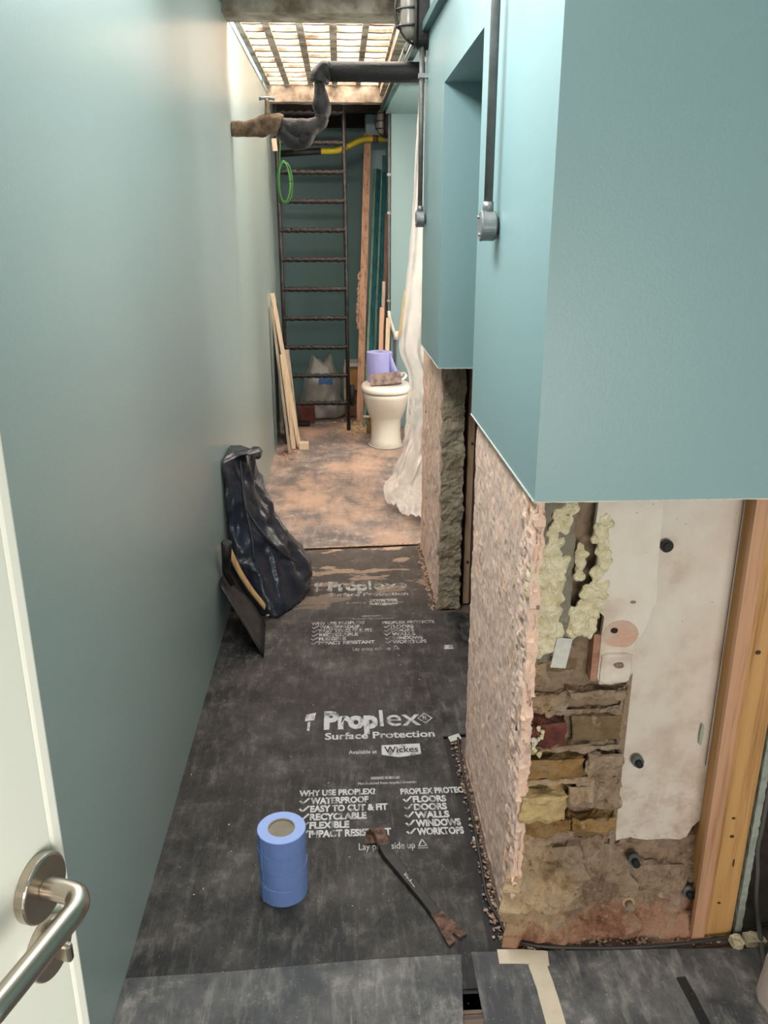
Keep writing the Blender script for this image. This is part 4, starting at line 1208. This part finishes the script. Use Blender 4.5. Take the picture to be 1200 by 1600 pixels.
def cir(r, z, n=40): return [(rc[0] + r * math.cos(2 * math.pi * k / n), rc[1] + r * math.sin(2 * math.pi * k / n), z) for k in range(n)]


bm = bmesh.new(); loft(bm, [cir(.090, ZL), cir(.094, ZL + .004), cir(.093, ZL + .05), cir(.095, ZL + .055), cir(.099, ZL + .15), cir(.101, ZL + .225), cir(.099, ZL + .228), cir(.028, ZL + .228), cir(.028, ZL + .16)]); obj('paper_winding', bm, M['roll'], pr, bevel=.001)
bm = bmesh.new(); loft(bm, [[(0.36, 6.372, ZL + .22), (0.388, 6.42, ZL + .224)], [(0.395, 6.36, ZL + .15), (0.40, 6.42, ZL + .15)], [(0.425, 6.35, ZL + .08), (0.42, 6.41, ZL + .08)], [(0.445, 6.34, ZL + .035), (0.43, 6.40, ZL + .04)]], caps=False, closed=False)
bm2 = bmesh.new(); loft(bm2, [[(0.372, 6.37, ZL + .225), (0.382, 6.368, ZL + .06)], [(0.392, 6.365, ZL + .18), (0.392, 6.36, ZL + .04)], [(0.425, 6.36, ZL + .10), (0.405, 6.355, ZL + .03)], [(0.448, 6.355, ZL + .055), (0.42, 6.35, ZL + .025)]], caps=False, closed=False)
bm.free(); o = obj('loose_sheet', bm2, M['roll'], pr, smooth=True); sm = o.modifiers.new('s', 'SOLIDIFY'); sm.thickness = .002
# metal plate block and wire
bmb = rough_box(-.118, .118, -.02, .02, -.045, .045, .03, lambda p, n: .0015 * fbm(p, 30))
bmb.transform(Matrix.Translation((0.33, 6.255, ZL + .047)) @ Matrix.Rotation(math.radians(3), 4, 'Z') @ Matrix.Rotation(math.radians(-5), 4, 'Y') @ Matrix.Rotation(math.radians(-28), 4, 'X'))
tag(obj('metal_plate', bmb, M['brown_dirty'], bevel=.002), 'brown scuffed block lying on the toilet lid in front of the paper roll', 'block')
P = [Vector((0.452 + 0.045 * math.cos(a) * (1 - a * .02), 6.30 + 0.03 * math.sin(a), ZL + .022 + .028 * (1 + math.sin(a * 1.0 + .8)) * .8 + a * .0012)) for a in [k * .35 for k in range(50)]]
tag(obj('coiled_wire', tube(bmesh.new(), P, .006, 8), M['white_plastic'], smooth=True), 'tangle of white flex on the right of the toilet lid', 'cable')

# ------------------------------------------------------------ polythene curtain
ct = thing('polythene_sheet', (0.5, 5.3, 0), 'milky polythene dust sheet hanging in the wide opening and spread on the floor', 'dust sheet')
edge = [(0.500, 5.60, 2.36), (0.480, 5.60, 2.10), (0.458, 5.60, 1.72), (0.430, 5.60, 1.35), (0.405, 5.60, 1.05), (0.388, 5.60, 0.85), (0.452, 5.58, 0.68), (0.452, 5.52, 0.50), (0.418, 5.38, 0.27), (0.335, 5.25, 0.10), (0.262, 5.08, 0.010), (0.250, 4.88, 0.006), (0.275, 4.72, 0.006)]
right = [(0.95, 5.15, 2.38), (0.95, 5.1, 2.10), (0.95, 5.0, 1.72), (0.92, 4.9, 1.35), (0.90, 4.85, 1.05), (0.88, 4.8, 0.85), (0.86, 4.75, 0.66), (0.84, 4.7, 0.50), (0.80, 4.62, 0.27), (0.74, 4.55, 0.10), (0.68, 4.50, 0.012), (0.56, 4.42, 0.008), (0.45, 4.36, 0.006)]
E1 = smooth_path(edge, 6); E2 = smooth_path(right, 6); rows = []
for i, (a, b) in enumerate(zip(E1, E2)):
    t = i / (len(E1) - 1); row = []
    for k in range(45):
        u = k / 44; p = a.lerp(b, u)
        fold = 0.030 * math.sin(u * 30 + 2.2 * math.sin(t * 4)) * (0.35 + .65 * min(1, 2 * u + .2)) + 0.012 * math.sin(u * 71 + t * 9)
        cr = crumple(p.x, p.y, p.z, 9, 0.085 if t > .55 else 0.02)
        hor = min(1, max(0, (0.12 - p.z) / 0.12))
        p = p + Vector((0.35 * fold, -fold + 0, 0)) * (1 - hor) + Vector((-cr * .5, -cr, 0)) * (1 - hor) + Vector((0, 0, max(0, cr) * 1.1 + .004 + .012 * abs(noise.noise(p * 20)))) * hor
        if p.z < .004: p.z = .004
        row.append(p)
    rows.append(row)
bm = bmesh.new(); loft(bm, rows, caps=False, closed=False)
obj('sheet_film', bm, M['polythene'], ct, smooth=True)
obj('yellow_tape', plank((0.388, 5.575, 0.93), (0.425, 5.58, 1.22), 0.022, 0.002, (1, 0, 0)), translucent('yellowish_tape', srgb(232, 212, 160), .8), ct)
o = obj('white_bracket', bx(0.505, 0.56, 5.52, 5.60, 2.25, 2.43), M['white_plastic']); tag(o, 'small white box under the opening head above the polythene', 'box')

# ------------------------------------------------------------ lagged pipe and tap
pp = thing('lagged_pipe', (0, 4.42, 2.3), 'lagged pipe crossing the passage under the pavement light, black taped', 'pipe')
Y0 = 4.42
obj('straight_run', tube(bmesh.new(), [(-0.045, Y0, 2.308), (0.9, Y0, 2.308)], .045, 24), M['lag_black'], pp, smooth=True)
P = smooth_path([(-0.03, Y0, 2.310), (-0.065, Y0, 2.300), (-0.080, Y0, 2.262), (-0.080, Y0, 2.20), (-0.072, Y0, 2.14), (-0.085, Y0, 2.095), (-0.13, Y0, 2.065), (-0.19, Y0, 2.055), (-0.26, Y0, 2.068), (-0.30, Y0, 2.075)], 8)
obj('taped_bend', tube(bmesh.new(), P, lambda t: .036 + .008 * math.sin(t * 19) + (.008 if t > .5 else 0), 20, lump=.010), simple('torn_black_lagging', srgb(40, 34, 33), .6, c2=srgb(14, 13, 14), scale=16, bump=.5), pp, smooth=True)
obj('taped_knuckle', tube(bmesh.new(), smooth_path([(-0.035, Y0, 2.309), (-0.060, Y0, 2.306), (-0.076, Y0, 2.292), (-0.082, Y0, 2.262)], 6), .047, 20, lump=.008), M['lag_black'], pp, smooth=True)
P = smooth_path([(-0.508, Y0, 2.055), (-0.45, Y0, 2.055), (-0.39, Y0, 2.062), (-0.34, Y0, 2.080), (-0.30, Y0, 2.078), (-0.275, Y0, 2.07)], 8)
obj('hessian_wrap', tube(bmesh.new(), P, lambda t: .033 + .020 * t, 20, lump=.012), M['hessian'], pp, smooth=True)
P = smooth_path([(-0.27, Y0, 2.06), (-0.235, Y0, 2.02), (-0.20, Y0, 2.0), (-0.16, Y0, 2.015), (-0.14, Y0, 2.05)], 6)
vl = obj('valve_lump', tube(bmesh.new(), P, .040, 18, lump=.008), M['lag_black'], pp, smooth=True)
obj('valve_nut', rod((-0.165, Y0 - .03, 2.02), (-0.165, Y0 - .058, 2.015), .018), M['black_gap'], vl)
tp = thing('stop_tap', (-0.33, Y0, 2.13), 'small brass stop tap with cross handle on the lagged pipe', 'tap')
obj('tap_body', tube(bmesh.new(), [(-0.335, Y0, 2.10), (-0.335, Y0, 2.135), (-0.335, Y0, 2.15), (-0.335, Y0, 2.19)], lambda t: .016 - .006 * t, 12), M['brass'], tp, smooth=True)
obj('tap_handle', tube(bmesh.new(), [(-0.372, Y0, 2.190), (-0.355, Y0, 2.191), (-0.335, Y0, 2.192), (-0.315, Y0, 2.191), (-0.298, Y0, 2.190)], lambda t: .0055 + .004 * abs(2 * t - 1) ** 3 + .003 * (abs(t - .5) < .05), 12), M['galv'], tp, smooth=True)

# yellow hose, green coil
yh = thing('yellow_hose', (0, 7.4, 2.2), 'yellow pipe with black sleeve crossing behind the ladder', 'pipe')
obj('yellow_length', tube(bmesh.new(), smooth_path([(-0.14, 7.42, 2.205), (-0.02, 7.42, 2.208), (0.08, 7.42, 2.24), (0.18, 7.42, 2.285), (0.26, 7.42, 2.298), (0.415, 7.42, 2.300)], 8), .024, 16), M['yellow'], yh, smooth=True)
obj('black_sleeve', tube(bmesh.new(), [(-0.50, 7.42, 2.18), (-0.3, 7.42, 2.195), (-0.14, 7.42, 2.205)], .026, 16), M['lag_black'], yh, smooth=True)
obj('tape_wrap', tube(bmesh.new(), [(0.285, 7.42, 2.299), (0.33, 7.42, 2.30)], .028, 16, lump=.01), M['brown_board'], yh, smooth=True)
obj('seam_band', rod((0.072, 7.42, 2.236), (0.076, 7.42, 2.2385), .0255), M['black_gap'], yh)
gc = thing('green_cable_coil', (-0.40, 6.62, 1.95), 'coil of green cable hanging on the left side of the ladder', 'cable')
for j in range(5):
    P = [Vector((-0.398 + (0.040 + .005 * j * .6) * math.cos(a) + .006 * math.sin(j * 2), 6.60 + .008 * j, 1.925 + (0.135 + .006 * ((j * 7) % 3)) * math.sin(a) - 0.02 * math.sin(2 * a) * (j % 2))) for a in [2 * math.pi * k / 40 for k in range(41)]]
    obj('cable_loop', tube(bmesh.new(), P, .006, 8), M['green'], gc, smooth=True)
obj('cable_tail', tube(bmesh.new(), smooth_path([(-0.43, 6.62, 1.98), (-0.425, 6.62, 2.1), (-0.42, 6.64, 2.2), (-0.43, 6.66, 2.23)], 6), .005, 8), M['green'], gc, smooth=True)
o = obj('white_rag', plank((-0.462, 6.60, 2.22), (-0.455, 6.62, 2.14), 0.035, 0.01, (1, 0, 0)), M['masking']); tag(o, 'pale scrap tied at the ladder below the lagged pipe', 'scrap')

# ------------------------------------------------------------ conduits, junction boxes, bulkhead lights
def junction(name, y, z, ztop, label, glabel):
    t = thing(name, (XR - .02, y, z), label, 'junction box')
    n = 32; x1 = XR - .006; x0 = x1 - 0.034

    def c(r, x): return [(x, y + r * math.cos(2 * math.pi * k / n), z + r * math.sin(2 * math.pi * k / n)) for k in range(n)]
    bb_ = obj('box_body', loft(bmesh.new(), [c(.030, x1), c(.033, x1 - .003), c(.033, x0 + .004), c(.034, x0 + .004), c(.034, x0), c(.031, x0 - .002)]), M['galv'], t, bevel=.0006)
    for s in (-1, 1): obj('lid_screw', rod((x0 - .001, y + .012 * s, z + .019 * s), (x0 - .006, y + .012 * s, z + .019 * s), .0035, 10), M['satin'], bb_)
    obj('spout', rod((x1 - .018, y, z + .030), (x1 - .018, y, z + .052), .0125, 20), M['galv'], t, smooth=False)
    obj('spacer', rod((XR, y, z), (x1, y, z), .018, 16), M['conduit'], t)
    cc = thing('conduit', (x1 - .018, y, z + .05), glabel, 'conduit')
    obj('conduit_tube', rod((x1 - .018, y, z + .048), (x1 - .018, y, ztop), .0102, 20), M['conduit'], cc, smooth=True)
    for zz in [ztop - .12]: obj('saddle', bx(x1 - .032, XR, y - .016, y + .016, zz - .008, zz + .008), M['galv'], cc)
    return t


junction('junction_box', 2.005, 1.607, 2.62, 'round metal junction box at the foot of the nearer conduit', 'nearer vertical conduit on the blue wall')
junction('junction_box', 3.700, 1.640, 2.30, 'round metal junction box at the foot of the farther conduit', 'farther vertical conduit below the bulkhead light')


def bulkhead(y, z, xb, label, s=1.0):
    t = thing('bulkhead_light', (xb, y, z), label, 'lamp')
    hw, hh = .055 * s, .125 * s

    def ov(k, x, f=1.0):
        a = 2 * math.pi * k / 32; c, q = math.cos(a), math.sin(a)
        return (x, y + f * hw * math.copysign(abs(c) ** .6, c), z + f * hh * math.copysign(abs(q) ** .6, q))
    obj('back_plate', loft(bmesh.new(), [[ov(k, xb, 1.1) for k in range(32)], [ov(k, xb - .040 * s, 1.1) for k in range(32)], [ov(k, xb - .044 * s, 1.02) for k in range(32)]]), M['black_metal'], t)
    obj('glass_cover', loft(bmesh.new(), [[ov(k, xb - .044 * s, .86) for k in range(32)], [ov(k, xb - .085 * s, .82) for k in range(32)], [ov(k, xb - .105 * s, .62) for k in range(32)], [ov(k, xb - .11 * s, .3) for k in range(32)]]), simple('frosted_glass', srgb(128, 122, 114), .2, var=.15, scale=20), t, smooth=True)
    obj('cage_rim', tube(bmesh.new(), [ov(k, xb - .052 * s, 1.04) for k in range(33)], .006 * s, 8), M['black_metal'], t, smooth=True)
    obj('cage_hoop', tube(bmesh.new(), [(xb - .045 * s - .085 * s * math.sin(math.pi * k / 16) ** .6, y, z - hh + 2 * hh * k / 16) for k in range(17)], .0055 * s, 8), M['black_metal'], t, smooth=True)
    for dz in (-.06, 0, .06):
        obj('cage_bar', tube(bmesh.new(), [(xb - .045 * s - .08 * s * math.sin(math.pi * k / 12) ** .6, y - hw + 2 * hw * k / 12, z + dz * s) for k in range(13)], .0045 * s, 8), M['black_metal'], t, smooth=True)
    obj('gland', rod((xb - .02, y, z - hh * 1.08), (xb - .02, y, z - hh * 1.3), .014 * s), M['galv'], t)


bulkhead(3.72, 2.415, XR, 'black caged bulkhead light high on the right wall above the pipe')
bulkhead(7.15, 2.40, 0.41, 'second black caged bulkhead light at the far end of the right wall', .9)
rl = thing('wall_trunking', (0.35, 5, 2.4), 'green edged cable tray along the top of the right wall', 'cable tray')
obj('tray_body', plank((0.350, 2.4, 2.30), (0.350, 6.95, 2.465), .028, .03, (1, 0, 0)), simple('dark_teal_paint', srgb(60, 92, 92), .5), rl)
o = obj('bright_conduit', tube(bmesh.new(), [(0.322, 3.95, 2.385), (0.33, 6.9, 2.465)], .012, 14), M['chrome'], smooth=True); tag(o, 'shiny conduit running along the head of the right wall', 'conduit')
fc = thing('conduit', (0.39, 7.0, 1.5), 'thin dark conduit dropping down the far right corner behind the toilet', 'conduit')
obj('conduit_tube', tube(bmesh.new(), smooth_path([(0.392, 6.94, 2.43), (0.392, 6.94, 1.6), (0.392, 6.94, 0.98), (0.400, 6.935, 0.92), (0.43, 6.93, 0.82), (0.445, 6.93, 0.76), (0.446, 6.93, 0.3)], 6), .010, 12), M['conduit'], fc, smooth=True)
for z in (2.0, 1.72, 1.05): obj('saddle', bx(0.378, 0.406, 6.925, 6.95, z - .01, z + .01), M['galv'], fc)
obj('white_elbow', tube(bmesh.new(), smooth_path([(0.392, 6.93, .97), (0.402, 6.925, .90), (0.435, 6.92, .80), (0.450, 6.92, .76)], 6), .015, 10), M['white_plastic'], fc, smooth=True)
obj('white_cap', rod((0.452, 6.91, .74), (0.452, 6.91, .81), .022), M['white_plastic'], fc)
